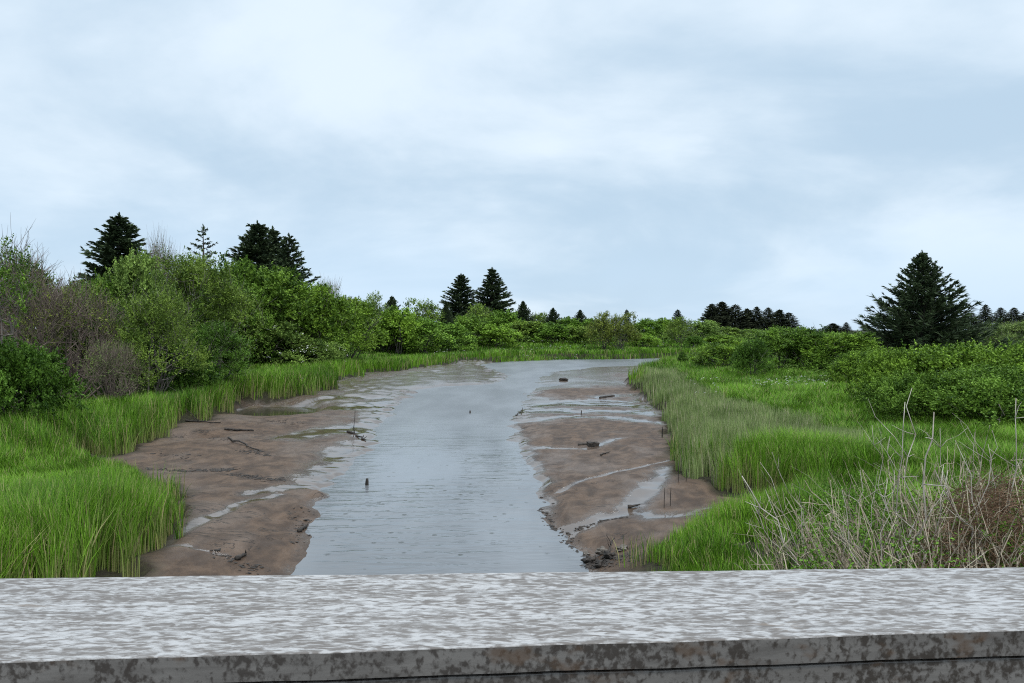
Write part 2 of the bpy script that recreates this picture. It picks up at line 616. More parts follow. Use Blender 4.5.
def water_material():
    m, t = new_mat('river_water')
    geo = t.n('ShaderNodeNewGeometry')
    pos = geo.outputs['Position']
    r1 = t.noise(t.mapping(pos, scale=(0.9, 3.4, 1), rot=(0, 0, R(-8))), 1.0, 3, 0.6, 0.4)
    r2 = t.noise(t.mapping(pos, scale=(0.5, 1.6, 1)), 1.0, 2, 0.5)
    # rain rings
    vor = t.n('ShaderNodeTexVoronoi')
    t.l(t.mapping(pos, scale=(1, 1, 0)), vor.inputs['Vector'])
    vor.inputs['Scale'].default_value = 2.4
    dist = vor.outputs['Distance']
    ring = t.math('MULTIPLY', t.math('SINE', t.math('MULTIPLY', dist, 95.0)), t.math('SUBTRACT', 1.0, t.step(dist, 0.05, 0.17)))
    h = t.math('ADD', t.math('ADD', t.math('MULTIPLY', r1, 0.75), t.math('MULTIPLY', r2, 0.6)), t.math('MULTIPLY', ring, 0.16))
    sx = t.n('ShaderNodeSeparateXYZ')
    t.l(pos, sx.inputs[0])
    far = t.step(sx.outputs['Y'], 16, 40)          # wind wrinkles the upper reach, longer ripples run by the bridge
    silt = t.noise(t.mapping(pos, scale=(0.4, 0.12, 1)), 1.0, 4, 0.55)
    col = t.mix(t.step(silt, 0.35, 0.65), (0.115, 0.12, 0.125), (0.165, 0.172, 0.18))
    p = t.n('ShaderNodeBsdfPrincipled')
    t.l(col, p.inputs['Base Color'])
    vd = t.n('ShaderNodeVectorMath', operation='DISTANCE')
    t.l(pos, vd.inputs[0])
    vd.inputs[1].default_value = (*G(272, 411, 0), 0)
    pool = t.math('SUBTRACT', 1.0, t.step(vd.outputs['Value'], 4.5, 6.0))        # the sheltered pool in the inlet lies still
    t.l(t.math('SUBTRACT', t.math('ADD', 0.10, t.math('MULTIPLY', far, 0.24)), t.math('MULTIPLY', pool, 0.28)), p.inputs['Roughness'])
    col = t.mix(pool, col, (0.035, 0.036, 0.02))
    t.l(col, p.inputs['Base Color'])
    p.inputs['IOR'].default_value = 1.45
    t.l(t.bump(t.math('MULTIPLY', h, t.math('MULTIPLY', t.math('ADD', 0.35, t.math('MULTIPLY', t.step(t.noise(t.mapping(pos, scale=(0.35, 0.16, 1), loc=(4, 2, 0)), 1.0, 3, 0.5), 0.38, 0.62), 0.9)), t.math('SUBTRACT', 1.0, t.math('MULTIPLY', far, 0.85)))), 0.75, 0.045), p.inputs['Normal'])
    finish(t, p.outputs[0])
    return m


def plank_material(name, top):
    m, t = new_mat(name)
    tcn = t.n('ShaderNodeTexCoord')
    v = tcn.outputs['Object']
    grain = t.noise(t.mapping(v, scale=(4, 90, 50)), 1.0, 5, 0.6, 0.4)
    if top:
        blot = t.noise(t.mapping(v, scale=(50, 150, 20)), 1.0, 4, 0.58, 0.55)
        blot2 = t.noise(t.mapping(v, scale=(9, 30, 8), loc=(3, 1, 0)), 1.0, 4, 0.6, 0.4)
        s = t.math('ADD', t.math('MULTIPLY', blot, 0.68), t.math('MULTIPLY', blot2, 0.32))
        dryp = t.step(s, 0.40, 0.59)               # dry raised wood between the wet film
        col = t.mix(dryp, (0.41, 0.39, 0.375), (0.135, 0.115, 0.10))  # pale grey of the wet film is sky reflection painted into the colour
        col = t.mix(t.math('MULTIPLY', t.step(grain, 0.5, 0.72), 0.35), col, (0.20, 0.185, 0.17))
        rust = t.math('MULTIPLY', t.step(t.noise(t.mapping(v, scale=(5, 16, 8), loc=(9, 4, 0)), 1.0, 3, 0.5), 0.66, 0.76), dryp)
        col = t.mix(t.math('MULTIPLY', rust, 0.6), col, (0.26, 0.17, 0.10))
        crack = t.step(t.noise(t.mapping(v, scale=(1.6, 170, 1), loc=(2, 0, 0)), 1.0, 3, 0.55, 0.15), 0.64, 0.70)
        col = t.mix(t.math('MULTIPLY', crack, 0.55), col, (0.09, 0.08, 0.075))
        fleck = t.step(t.noise(t.mapping(v, scale=(140, 220, 60)), 1.0, 3, 0.6), 0.60, 0.72)
        col = t.mix(t.math('MULTIPLY', fleck, 0.4), col, (0.10, 0.09, 0.085))
        rough = t.mix(dryp, (0.26, 0.26, 0.26), (0.55, 0.55, 0.55))
        hg = t.math('ADD', t.math('MULTIPLY', dryp, 0.35), t.math('MULTIPLY', grain, 0.6))
    else:
        blot = t.noise(t.mapping(v, scale=(125, 80, 105), loc=(0, 2, 5)), 1.0, 3, 0.55, 0.2)
        blot2 = t.noise(t.mapping(v, scale=(15, 9, 24), loc=(5, 2, 1)), 1.0, 3, 0.6)
        s = t.math('ADD', t.math('MULTIPLY', blot, 0.6), t.math('MULTIPLY', blot2, 0.4))
        dark = t.math('MULTIPLY', t.step(s, 0.45, 0.59), 0.85)
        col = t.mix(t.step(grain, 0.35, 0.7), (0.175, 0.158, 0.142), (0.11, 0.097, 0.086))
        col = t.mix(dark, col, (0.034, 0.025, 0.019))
        br = t.step(t.noise(t.mapping(v, scale=(14, 9, 26), loc=(1, 7, 3)), 1.0, 3, 0.55), 0.58, 0.68)
        col = t.mix(t.math('MULTIPLY', br, 0.7), col, (0.095, 0.056, 0.032))
        rough = t.mix(dark, (0.65, 0.65, 0.65), (0.35, 0.35, 0.35))
        hg = t.math('ADD', t.math('MULTIPLY', blot, 0.3), t.math('MULTIPLY', grain, 0.25))
    p = t.n('ShaderNodeBsdfPrincipled')
    t.l(col, p.inputs['Base Color'])
    t.l(rough, p.inputs['Roughness'])
    t.l(t.bump(hg, 0.35, 0.004), p.inputs['Normal'])
    finish(t, p.outputs[0])
    return m


# ------------------------------------------------------------------ ground and river
xs = axis(-13, 14, 0.11, -4000, 4000, 1.045)
ys = np.concatenate([np.array([-25, -10, 0, 4, 7]), np.arange(9, 26, 0.10), np.arange(26, 48, 0.2), np.arange(48, 125, 0.55),
                     125 + np.cumsum(0.6 * 1.09 ** np.arange(75))])
ys = np.append(ys[ys < 5500], 6000)
XX, YY = np.meshgrid(xs, ys)
HH, LAND, DL, DR, DW, WET, CALM = terrain(XX, YY, True)
nx, ny = len(xs), len(ys)


def look(grid, x, y):
    """bilinear value of a ground grid at plan points"""
    x, y = np.asarray(x, float), np.asarray(y, float)
    i = np.clip(np.searchsorted(xs, x) - 1, 0, nx - 2)
    j = np.clip(np.searchsorted(ys, y) - 1, 0, ny - 2)
    fx = np.clip((x - xs[i]) / (xs[i + 1] - xs[i]), 0, 1)
    fy = np.clip((y - ys[j]) / (ys[j + 1] - ys[j]), 0, 1)
    return (grid[j, i] * (1 - fx) + grid[j, i + 1] * fx) * (1 - fy) + (grid[j + 1, i] * (1 - fx) + grid[j + 1, i + 1] * fx) * fy


def ground_at(x, y):
    return [look(g_, x, y) for g_ in (HH, LAND, DL, DR, DW)]


def gz(x, y):
    return float(look(HH, x, y))


idx = np.arange(nx * ny).reshape(ny, nx)
quads = np.stack([idx[:-1, :-1], idx[:-1, 1:], idx[1:, 1:], idx[1:, :-1]], -1).reshape(-1, 4)
me = make_mesh('ground', np.stack([XX, YY, HH], -1).reshape(-1, 3), [quads],
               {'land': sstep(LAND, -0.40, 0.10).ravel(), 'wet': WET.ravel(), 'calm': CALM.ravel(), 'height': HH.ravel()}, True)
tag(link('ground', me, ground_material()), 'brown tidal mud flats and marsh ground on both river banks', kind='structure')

wy = np.concatenate([np.arange(-25, 40, 1.0), np.arange(40, 160, 4.0)])
wx = np.concatenate([np.arange(-40, 40, 2.0), np.arange(40, 241, 20.0)])
WX, WY = np.meshgrid(wx, wy)
wi = np.arange(WX.size).reshape(WX.shape)
wq = np.stack([wi[:-1, :-1], wi[:-1, 1:], wi[1:, 1:], wi[1:, :-1]], -1).reshape(-1, 4)
me = make_mesh('river', np.stack([WX, WY, 0 * WX], -1).reshape(-1, 3), [wq], smooth=True)
tag(link('river', me, water_material()), 'grey rippled river winding away between mud flats', kind='structure')


# ------------------------------------------------------------------ grass
def blades(acc, P, h, wd, az, lean, tint, dry, segs=3, sheath=None):
    n = len(P)
    d = np.stack([np.cos(az), np.sin(az), np.zeros(n)], -1)
    fa = az + math.pi / 2 + RNG.normal(0, 0.7, n)
    s = np.stack([np.cos(fa), np.sin(fa), np.zeros(n)], -1)
    ts = np.linspace(0, 1, segs + 1)
    rows = []
    for k, t in enumerate(ts):
        c = P + d * (lean * h * t ** 1.9)[:, None]
        c = c + np.array([0, 0, 1.0]) * (h * (t - 0.28 * lean * t ** 2.4))[:, None]
        if k == segs:
            rows.append(c[:, None])
        else:
            ww = wd * (1 - 0.55 * t) * 0.5
            rows.append(np.stack([c - s * ww[:, None], c + s * ww[:, None]], 1))
    V = np.concatenate(rows, 1)
    k = V.shape[1]
    b = (np.arange(n) * k)[:, None]
    fs = []
    for i in range(segs - 1):
        fs.append(b + np.array([[2 * i, 2 * i + 1, 2 * i + 3, 2 * i + 2]]))
    fs_q = np.concatenate(fs)
    tri = b + np.array([[2 * segs - 2, 2 * segs - 1, 2 * segs]])
    dv_ = np.repeat(dry, k).reshape(n, k)
    if sheath is not None:                                # old straw-brown sheaths round the foot of the outer stems
        dv_[:, :4] = np.maximum(dv_[:, :4], sheath[:, None] * np.array([[1, 1, 0.6, 0.6]]))
    acc.add(V.reshape(-1, 3), [fs_q, tri], tint=np.repeat(tint, k), dry=dv_.ravel())


NB = 1250000
Y0, Y1 = 7.5, 190.0
yy = Y0 * (Y1 / Y0) ** (RNG.random(NB) ** 0.78)
uu = RNG.uniform(-0.86, 0.86, NB)
xx = uu * yy
h0, land, dl, dr, dw = ground_at(xx, yy)
insed = sdf(SEDGE, xx + 0.5 * fbm(xx * 0.8, yy * 0.8, 2), yy + 1.0 * fbm(xx * 0.5, yy * 0.5 + 9, 2))
clump = fbm(xx * 0.55, yy * 0.55, 3)
patch = fbm(xx * 0.16 + 5, yy * 0.16, 2)
keep = (land > -0.03 + 0.12 * RNG.random(NB)) & (clump + RNG.normal(0, 0.45, NB) > -1.0)
# thin the outermost stems so that the fringe stands as separate clumps
fr = np.clip(1 - land / (0.75 + 0.004 * yy), 0, 1)
keep &= ~((fr > 0) & (vnoise(xx * 3.3, yy * 3.3) < fr * 1.0 - 0.85))
keep &= ~((dr > 0) & (yy < 11.6) & (xx > 3.3) & (RNG.random(NB) < 0.9))
keep &= ~((land > 28) & (dl > 0) & (RNG.random(NB) < 0.6))
xx, yy, h0, land, dl, dr, insed, clump, patch = [a[keep] for a in (xx, yy, h0, land, dl, dr, insed, clump, patch)]
n = len(xx)
# stand height: tall along the water, shorter meadow behind
tall = 0.60 + 0.42 * np.exp(-((land - 0.6) / 3.0) ** 2) + 0.10 * clump + 0.10 * patch
back = sstep(yy, 12.3, 14.6) * (1 - sstep(yy, 18.8, 19.6)) * sstep(xx, -14.5, -11.5)
tall = np.where((dl > 0) & (yy < 32), tall + 0.06 - 0.66 * back, tall)
tall = np.where((dl > 0) & (yy > 33) & (yy < 62) & (land < 9), tall + 0.22, tall)
tall = np.where((dr > 0) & (yy < 15.8), 0.42 + 0.10 * clump + 0.16 * sstep(xx, 2.4, 3.6), tall)
tall = np.where((dr > 0) & (yy < 12.0) & (xx > 3.2), 0.36, tall)
tall = np.where((dr > 0) & (yy >= 15.8) & (yy < 24), np.minimum(tall, 0.95 + 0.12 * clump), tall)
tall = np.where(insed > 0, 0.72 + 0.12 * clump, tall)
hgt = np.maximum(tall, 0.15) * np.where(RNG.random(n) < 0.3, RNG.uniform(0.4, 0.9, n), RNG.uniform(0.88, 1.06, n))
wd = np.maximum(0.0135, yy * 0.0008) * RNG.uniform(0.6, 1.4, n)
az = TAU * vnoise(xx * 0.8, yy * 0.8) + RNG.normal(0, 0.9, n)
lean = np.abs(RNG.normal(0.18, 0.14, n)) + 0.22 * np.clip(land / 3, 0, 1)
tint = np.clip(0.42 + 0.25 * clump + 0.25 * patch + RNG.normal(0, 0.26, n), 0, 1)
dry = (RNG.random(n) < 0.11 + 0.10 * np.exp(-(land / 0.8) ** 2)).astype(float) * RNG.uniform(0.4, 1, n)
P = np.stack([xx, yy, h0 - 0.02], -1)
for name, sel, lab in (
        ('marsh_grass', (dl > 0) & (land < 9) & (insed <= 0), 'tall bright green marsh grass along the left shore and far bank'),
        ('meadow_grass', (dl > 0) & (land >= 9), 'shorter green meadow grass at the foot of the left thicket'),
        ('bank_grass', (dr > 0) & (insed <= 0), 'bright green grass meadow covering the right bank')):
    acc = Acc()
    near = sel & (yy < 45)
    far = sel & (yy >= 45)
    if near.any():
        blades(acc, P[near], hgt[near], wd[near], az[near], lean[near], tint[near], dry[near], 3, 0.75 * np.exp(-(land[near] / 0.5) ** 2) * (RNG.random(int(near.sum())) < 0.7))
    if far.any():
        blades(acc, P[far], hgt[far], wd[far], az[far], lean[far], tint[far], dry[far], 2)
    tag(link(name, acc.mesh(name), M['grass']), lab, kind='stuff')
acc = Acc()
s = insed > 0
rr = RNG.random(n)
sdry = np.where(rr < 0.16, RNG.uniform(0.5, 1, n), 0.06)
blades(acc, P[s], hgt[s], wd[s] * 1.05, az[s], lean[s] * 0.5, tint[s], sdry[s], 2)
tag(link('sedge', acc.mesh('sedge'), M['sedge']), 'grey green sedge with straw coloured tips on the right shore', kind='stuff')


# ------------------------------------------------------------------ shrub prototypes
def sprigs(acc, org, direc, L, k, ll, lw, tint, rng, droop=0.0, spread=0.9):
    """k leaves along every sprig"""
    n = len(org)
    direc = unit(direc)
    t = (np.arange(k) + 0.6) / k
    base = org[:, None] + direc[:, None] * (t[None, :, None] * L[:, None, None])
    base[..., 2] -= droop * (t[None] ** 2) * L[:, None]
    ld = direc[:, None] * 0.7 + rng.normal(0, spread, (n, k, 3))
    ln = ll * rng.uniform(0.65, 1.25, (n, k)) * (1 - 0.3 * t[None])
    tt = np.clip(tint[:, None] + rng.normal(0, 0.12, (n, k)), 0, 1)
    leaf_quads(acc, base.reshape(-1, 3), ld.reshape(-1, 3), ln.ravel(), (ln * lw).ravel(), tt.ravel(), rng)


def shrub_proto(seed, W, H, ns, k, ll, lw=0.5, lobes=14, stems=9, base=0.12, up=0.5, twig=0.0, leafless=0.0, flat=1.0, sprig_len=0.5):
    """returns (foliage mesh or None, stem mesh): a dome of width W and height H standing on z = 0"""
    rng = np.random.default_rng(seed)
    # lobes on a dome give the crown its lumps, each carrying smaller tufts
    lc, lr = [], []
    for i in range(lobes):
        a = i * 2.399 + rng.uniform(-0.4, 0.4)
        f = math.sqrt((i + 0.5) / lobes)
        zz = math.sqrt(max(0.0, 1 - f * f)) * rng.uniform(0.62, 0.84) + rng.uniform(0.05, 0.16)
        lc.append((math.cos(a) * f * W * 0.36, math.sin(a) * f * W * 0.36, H * (base + (1 - base) * min(zz, 0.86) * flat)))
        lr.append(rng.uniform(0.12, 0.18))
    lc = np.array(lc)
    lr = np.array(lr)
    fol = Acc()
    st = Acc()
    nsub = lobes * 11
    sp_ = rng.integers(0, lobes, nsub)
    sdv = unit(rng.normal(size=(nsub, 3)) + np.array([0, 0, 0.35]))
    sc_ = lc[sp_] + sdv * (lr[sp_] * rng.uniform(0.55, 1.1, nsub))[:, None] * np.array([W, W, H])
    sr_ = rng.uniform(0.030, 0.062, nsub) * W
    stint = np.clip(rng.uniform(0.25, 0.7, lobes)[sp_] + rng.normal(0, 0.2, nsub), 0, 1)
    pick = rng.integers(0, nsub, ns)
    d = unit(rng.normal(size=(ns, 3)) + np.array([0, 0, 0.3]))
    org = sc_[pick] + d * (sr_[pick] * rng.random(ns) ** 0.5)[:, None]
    ok = org[:, 2] > 0.05 * H
    org, d, pick = org[ok], d[ok], pick[ok]
    dd = d * 0.7 + sdv[pick] * 0.4 + np.array([0, 0, up]) + rng.normal(0, 0.3, d.shape)
    L = sprig_len * rng.uniform(0.6, 1.4, len(org))
    tn = np.clip(stint[pick] + rng.normal(0, 0.12, len(org)), 0, 1)
    sel = rng.random(len(org)) >= leafless
    if sel.any():
        sprigs(fol, org[sel], dd[sel], L[sel], k, ll, lw, tn[sel], rng)
    # stems from the ground into the lobes, with side branches
    for i in range(stems):
        a = rng.uniform(0, TAU)
        b0 = np.array([math.cos(a), math.sin(a), 0]) * W * 0.07 * rng.random()
        tgt = lc[rng.integers(0, lobes)] + rng.normal(0, 0.08, 3) * W
        tgt[2] = max(tgt[2], 0.3 * H)
        midp = (b0 + tgt) / 2 + rng.normal(0, 0.05, 3) * W
        ts = np.linspace(0, 1, 7)[:, None]
        pts = (1 - ts) ** 2 * b0 + 2 * ts * (1 - ts) * (midp + np.array([0, 0, 0.12 * H])) + ts ** 2 * tgt
        pts = pts + rng.normal(0, 0.012 * H, pts.shape) * ts
        r0 = 0.012 * H * rng.uniform(0.6, 1.2)
        tube(st, pts, np.linspace(r0, r0 * 0.25, 7), 5)
        for j in range(4):
            q = pts[rng.integers(2, 6)]
            e = q + unit(rng.normal(size=3) + np.array([0, 0, 0.7])) * H * rng.uniform(0.12, 0.3)
            m = (q + e) / 2 + rng.normal(0, 0.02 * H, 3)
            tube(st, [q, m, e], [r0 * 0.4, r0 * 0.28, r0 * 0.12], 4)
    # fine twigs at the crown surface
    nt = int(twig)
    if nt:
        pk = rng.integers(0, lobes, nt)
        d2 = unit(rng.normal(size=(nt, 3)) + np.array([0, 0, 0.5]))
        r2 = lr[pk] * rng.random(nt) ** 0.5
        o2 = lc[pk] + d2 * np.stack([r2 * W, r2 * W, r2 * H], -1)
        o2[:, 2] = np.maximum(o2[:, 2], 0.03 * H)
        ln = H * rng.uniform(0.08, 0.22, nt)
        for o, dv, l in zip(o2, unit(d2 * 0.45 + rng.normal(0, 0.35, (nt, 3)) + np.array([0, 0, 0.75])), ln):
            e = o + dv * l
            tube(st, [o, (o + e) / 2 + rng.normal(0, 0.08, 3) * l, e], np.array([1.0, 0.75, 0.35]) * 0.0016 * H, 3, cap=False)
    return (fol.mesh('foliage') if fol.n else None), st.mesh('stem')


PROTO = {}


def proto(kind, i=0):
    key = (kind, i)
    if key in PROTO:
        return PROTO[key]
    sd = hash_seed(kind) + i * 13
    spec = {
        #        W    H    ns    k   ll    lw
        'leafy':  dict(W=5.0, H=4.6, ns=2300, k=12, ll=0.14, lw=0.6, lobes=20, base=0.04, stems=8, twig=40, sprig_len=0.38, up=0.3),
        'willow': dict(W=4.8, H=5.0, ns=2300, k=12, ll=0.13, lw=0.4, lobes=16, stems=12, twig=260, up=0.7, sprig_len=0.5, leafless=0.1),
        'bare':   dict(W=4.6, H=4.6, ns=1100, k=7, ll=0.085, lw=0.5, lobes=16, stems=26, twig=1500, up=0.6, leafless=0.25, sprig_len=0.4),
        'mound':  dict(W=6.0, H=2.6, ns=3000, k=13, ll=0.12, lw=0.6, lobes=22, stems=8, base=0.05, flat=0.95, up=0.2, sprig_len=0.34),
        'sapling': dict(W=2.4, H=5.6, ns=340, k=9, ll=0.12, lw=0.5, lobes=12, stems=5, twig=160, base=0.35, up=0.8, sprig_len=0.35),
        'far':    dict(W=5.0, H=4.4, ns=1200, k=8, ll=0.24, lw=0.6, lobes=20, stems=4, sprig_len=0.38, up=0.2, base=0.0),
        'fartwig': dict(W=5.0, H=4.4, ns=1000, k=7, ll=0.22, lw=0.45, base=0.0, lobes=19, stems=10, twig=220, up=0.6, leafless=0.08, sprig_len=0.5),
    }[kind]
    PROTO[key] = shrub_proto(sd, **spec) + (spec['W'], spec['H'])
    return PROTO[key]


def hash_seed(s):
    return sum(ord(c) * (i + 3) for i, c in enumerate(s))


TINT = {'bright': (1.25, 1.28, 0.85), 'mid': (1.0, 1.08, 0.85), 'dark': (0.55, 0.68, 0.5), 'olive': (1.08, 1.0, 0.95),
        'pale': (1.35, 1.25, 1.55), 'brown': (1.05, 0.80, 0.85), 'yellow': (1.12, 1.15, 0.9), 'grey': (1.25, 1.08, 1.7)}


def shrub(name, kind, var, px, Y, wpx, top, tint, label, cat='shrub', group=None, depth=1.0, stem_mat='bark', sink=0.0):
    """a shrub standing on the ground at distance Y, as wide and as tall as the photograph shows it"""
    fol, st, W, H = proto(kind, var)
    x, _ = XZ(px, 330, Y)
    _, ztop = XZ(px, top, Y)
    z = gz(x, Y) - 0.05 - sink
    sx = wpx * Y / F / W
    sz = (ztop - z) / (H * 1.06)
    r = root(name, (x, Y, z), random.uniform(0, TAU) if depth == 1.0 else 0.0, (sx, sx * depth, sz))
    tag(r, label, cat, group)
    if fol is not None:
        f = link('foliage', fol, M['leaf'], r)
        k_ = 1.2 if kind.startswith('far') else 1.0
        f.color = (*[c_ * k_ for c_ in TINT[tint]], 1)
    link('stem', st, M[stem_mat], r)
    if name == 'flowering_shrub':
        acc_ = Acc()
        rg = np.random.default_rng(int(px))
        k_ = 46
        dv = unit(rg.normal(size=(k_, 3)) + np.array([0, 0, 0.4]))
        c_ = dv * np.array([W * 0.46, W * 0.46, H * 0.42]) + np.array([0, 0, H * 0.5])
        c_ = np.repeat(c_, 4, 0) + rg.normal(0, 0.07, (k_ * 4, 3))
        leaf_quads(acc_, c_, rg.normal(size=c_.shape), np.full(len(c_), 0.11), np.full(len(c_), 0.10), rg.random(len(c_)), rg)
        link('blossom', acc_.mesh('blossom'), M['petal'], r)
    return r


NEAR_L = 'shrubs of the thicket on the left bank'
for a in (
    # name, kind, var, px, Y, width px, top py, tint, label
    ('leafy_bush', 'mound', 0, 8, 22.5, 150, 345, 'dark', 'low dense dark leafy bush at the left frame edge above the tall grass'),
    ('thorny_shrub', 'bare', 0, 20, 33, 135, 258, 'brown', 'tall brown twiggy shrub tinged with small green leaves at the far left'),
    ('leafy_shrub', 'leafy', 2, 30, 37, 90, 266, 'dark', 'dark green shrub with a rounded top behind the brown thicket at the far left'),
    ('sapling', 'sapling', 0, 12, 29, 60, 236, 'mid', 'thin sapling with a few leaves rising above the brown thicket at the left edge'),
    ('bare_shrub', 'bare', 1, 70, 30.5, 125, 277, 'brown', 'reddish brown bare shrub tangle left of the dark green leafy shrub'),
    ('leafy_shrub', 'leafy', 0, 95, 37, 100, 272, 'mid', 'green leafy shrub just below the tall spruce on the left'),
    ('leafy_shrub', 'leafy', 1, 104, 32.5, 66, 304, 'dark', 'dark leafy shrub wedged between brown twigs and the olive willow'),
    ('dead_bush', 'bare', 2, 112, 28.3, 66, 338, 'grey', 'pale dead bush of straw coloured canes at the front of the left thicket'),
    ('leafy_shrub', 'leafy', 2, 138, 38, 95, 254, 'pale', 'pale green leafy shrub touching the lower right of the left spruce'),
    ('bare_shrub', 'bare', 3, 164, 43, 62, 240, 'grey', 'leafless grey shrub with bare twigs against the sky between two conifers'),
    ('willow_shrub', 'willow', 0, 155, 31, 100, 288, 'olive', 'olive willow brush with thin upright shoots in front of the grey bare shrub'),
    ('willow_shrub', 'willow', 1, 202, 42, 120, 256, 'olive', 'large rounded olive willow directly below the thin starry conifer'),
    ('willow_shrub', 'willow', 2, 212, 37, 86, 322, 'dark', 'low willow at the water side foot of the large olive willow'),
    ('leafy_shrub', 'mound', 2, 190, 54, 150, 272, 'mid', 'broad green shrub filling the gap behind the olive willows'),
    ('leafy_shrub', 'leafy', 3, 236, 56, 90, 258, 'mid', 'mid green shrub between the olive willow and the pair of tall spruces'),
    ('leafy_shrub', 'leafy', 0, 260, 59, 128, 264, 'yellow', 'largest bright yellow green shrub in front of the pair of tall spruces'),
    ('flowering_shrub', 'leafy', 1, 270, 57, 84, 318, 'pale', 'pale leaved flowering shrub under the largest yellow green shrub'),
    ('leafy_shrub', 'leafy', 2, 318, 62, 92, 285, 'bright', 'bright shrub sloping down right of the pair of tall spruces'),
    ('flowering_shrub', 'leafy', 3, 318, 58, 62, 338, 'pale', 'small pale shrub with a white bloom beside the grass point'),
    ('bare_shrub', 'bare', 0, 328, 66, 44, 284, 'grey', 'thin grey twiggy shrub on the skyline right of the spruce pair'),
    ('leafy_shrub', 'leafy', 1, 348, 72, 76, 300, 'bright', 'bright shrub midway between the spruce pair and the small dark spruce'),
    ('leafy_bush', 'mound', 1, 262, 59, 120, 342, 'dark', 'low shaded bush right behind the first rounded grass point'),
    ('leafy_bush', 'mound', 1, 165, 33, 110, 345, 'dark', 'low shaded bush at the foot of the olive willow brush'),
):
    shrub(*a, group=NEAR_L, stem_mat='twig' if a[1] == 'bare' else 'bark')

FAR_L = 'shrubs of the far thicket beyond the river bend'
for a in (
    ('willow_shrub', 'fartwig', 0, 374, 92, 42, 293, 'grey', 'greyish twiggy shrub on the skyline left of the small dark spruce'),
    ('leafy_shrub', 'far', 0, 350, 86, 48, 295, 'olive', 'olive skyline shrub two crowns left of the small dark spruce'),
    ('leafy_shrub', 'far', 1, 398, 90, 54, 308, 'bright', 'bright shrub right under the small dark spruce nearest the left'),
    ('willow_shrub', 'fartwig', 1, 424, 106, 56, 299, 'olive', 'olive skyline shrub between the two small dark spruces'),
    ('leafy_shrub', 'far', 2, 424, 94, 64, 318, 'mid', 'mid green shrub in mid slope below the olive skyline shrub'),
    ('leafy_shrub', 'far', 3, 384, 92, 60, 321, 'bright', 'broad bright shrub low on the slope above the left shore grass'),
    ('leafy_shrub', 'far', 1, 405, 97, 46, 328, 'yellow', 'lowest rounded shrub just above the left shore grass in the middle'),
    ('leafy_shrub', 'far', 0, 450, 100, 52, 322, 'mid', 'mid green shrub below the narrow small dark spruce'),
    ('willow_shrub', 'fartwig', 2, 480, 124, 52, 305, 'olive', 'olive shrub at the foot of the two tall spruces in the middle distance'),
    ('leafy_shrub', 'far', 1, 470, 112, 54, 316, 'yellow', 'yellow green shrub in front of the olive one under the two middle spruces'),
    ('leafy_shrub', 'far', 2, 504, 122, 48, 310, 'mid', 'mid green shrub right of the feet of the two middle spruces'),
    ('leafy_shrub', 'far', 3, 496, 110, 50, 324, 'bright', 'bright low shrub behind the far meadow left of the pointed dark spruce'),
    ('leafy_shrub', 'far', 0, 524, 120, 52, 320, 'olive', 'green shrub below the pointed dark spruce'),
    ('willow_shrub', 'fartwig', 3, 540, 132, 40, 313, 'olive', 'olive shrub filling the gap between two pointed dark spruces'),
    ('leafy_shrub', 'far', 1, 550, 119, 48, 323, 'mid', 'mid green shrub below the second pointed dark spruce'),
    ('leafy_shrub', 'far', 2, 568, 130, 44, 317, 'mid', 'mid green shrub left of the third small spruce'),
    ('leafy_shrub', 'far', 3, 576, 120, 42, 326, 'olive', 'dull low shrub left of the big brown round bush'),
    ('leafy_shrub', 'far', 0, 592, 128, 38, 318, 'mid', 'green shrub touching the left side of the brown round bush'),
    ('round_bush', 'fartwig', 0, 604, 110, 42, 312, 'brown', 'left half dome of the big brown round bush on the far bank'),
    ('round_bush', 'fartwig', 1, 621, 108, 44, 313, 'brown', 'right half dome of the big brown round bush with a pale dead stem'),
    ('leafy_shrub', 'far', 1, 646, 132, 40, 319, 'mid', 'mid green shrub right of the big brown round bush'),
    ('leafy_shrub', 'far', 2, 663, 136, 38, 318, 'bright', 'bright shrub left below the lone small spruce beyond the bend'),
    ('willow_shrub', 'fartwig', 2, 680, 126, 38, 318, 'olive', 'olive round shrub directly below the lone small spruce'),
    ('leafy_shrub', 'far', 3, 704, 132, 44, 320, 'pale', 'pale shrub left below the dark spruce grove'),
    ('leafy_shrub', 'far', 0, 695, 118, 24, 336, 'dark', 'small dark ball shaped shrub at the far meadow edge'),
    ('leafy_shrub', 'far', 1, 726, 150, 48, 327, 'olive', 'dull green shrub under the left half of the dark spruce grove'),
    ('willow_shrub', 'fartwig', 3, 752, 155, 48, 329, 'yellow', 'yellowish shrub under the right half of the dark spruce grove'),
    ('leafy_shrub', 'far', 2, 722, 126, 44, 335, 'bright', 'bright low shrub at the far bank below the grove'),
    ('leafy_shrub', 'far', 3, 643, 118, 34, 333, 'bright', 'low bright bush at the right foot of the brown round bush'),
):
    shrub(*a, group=FAR_L)

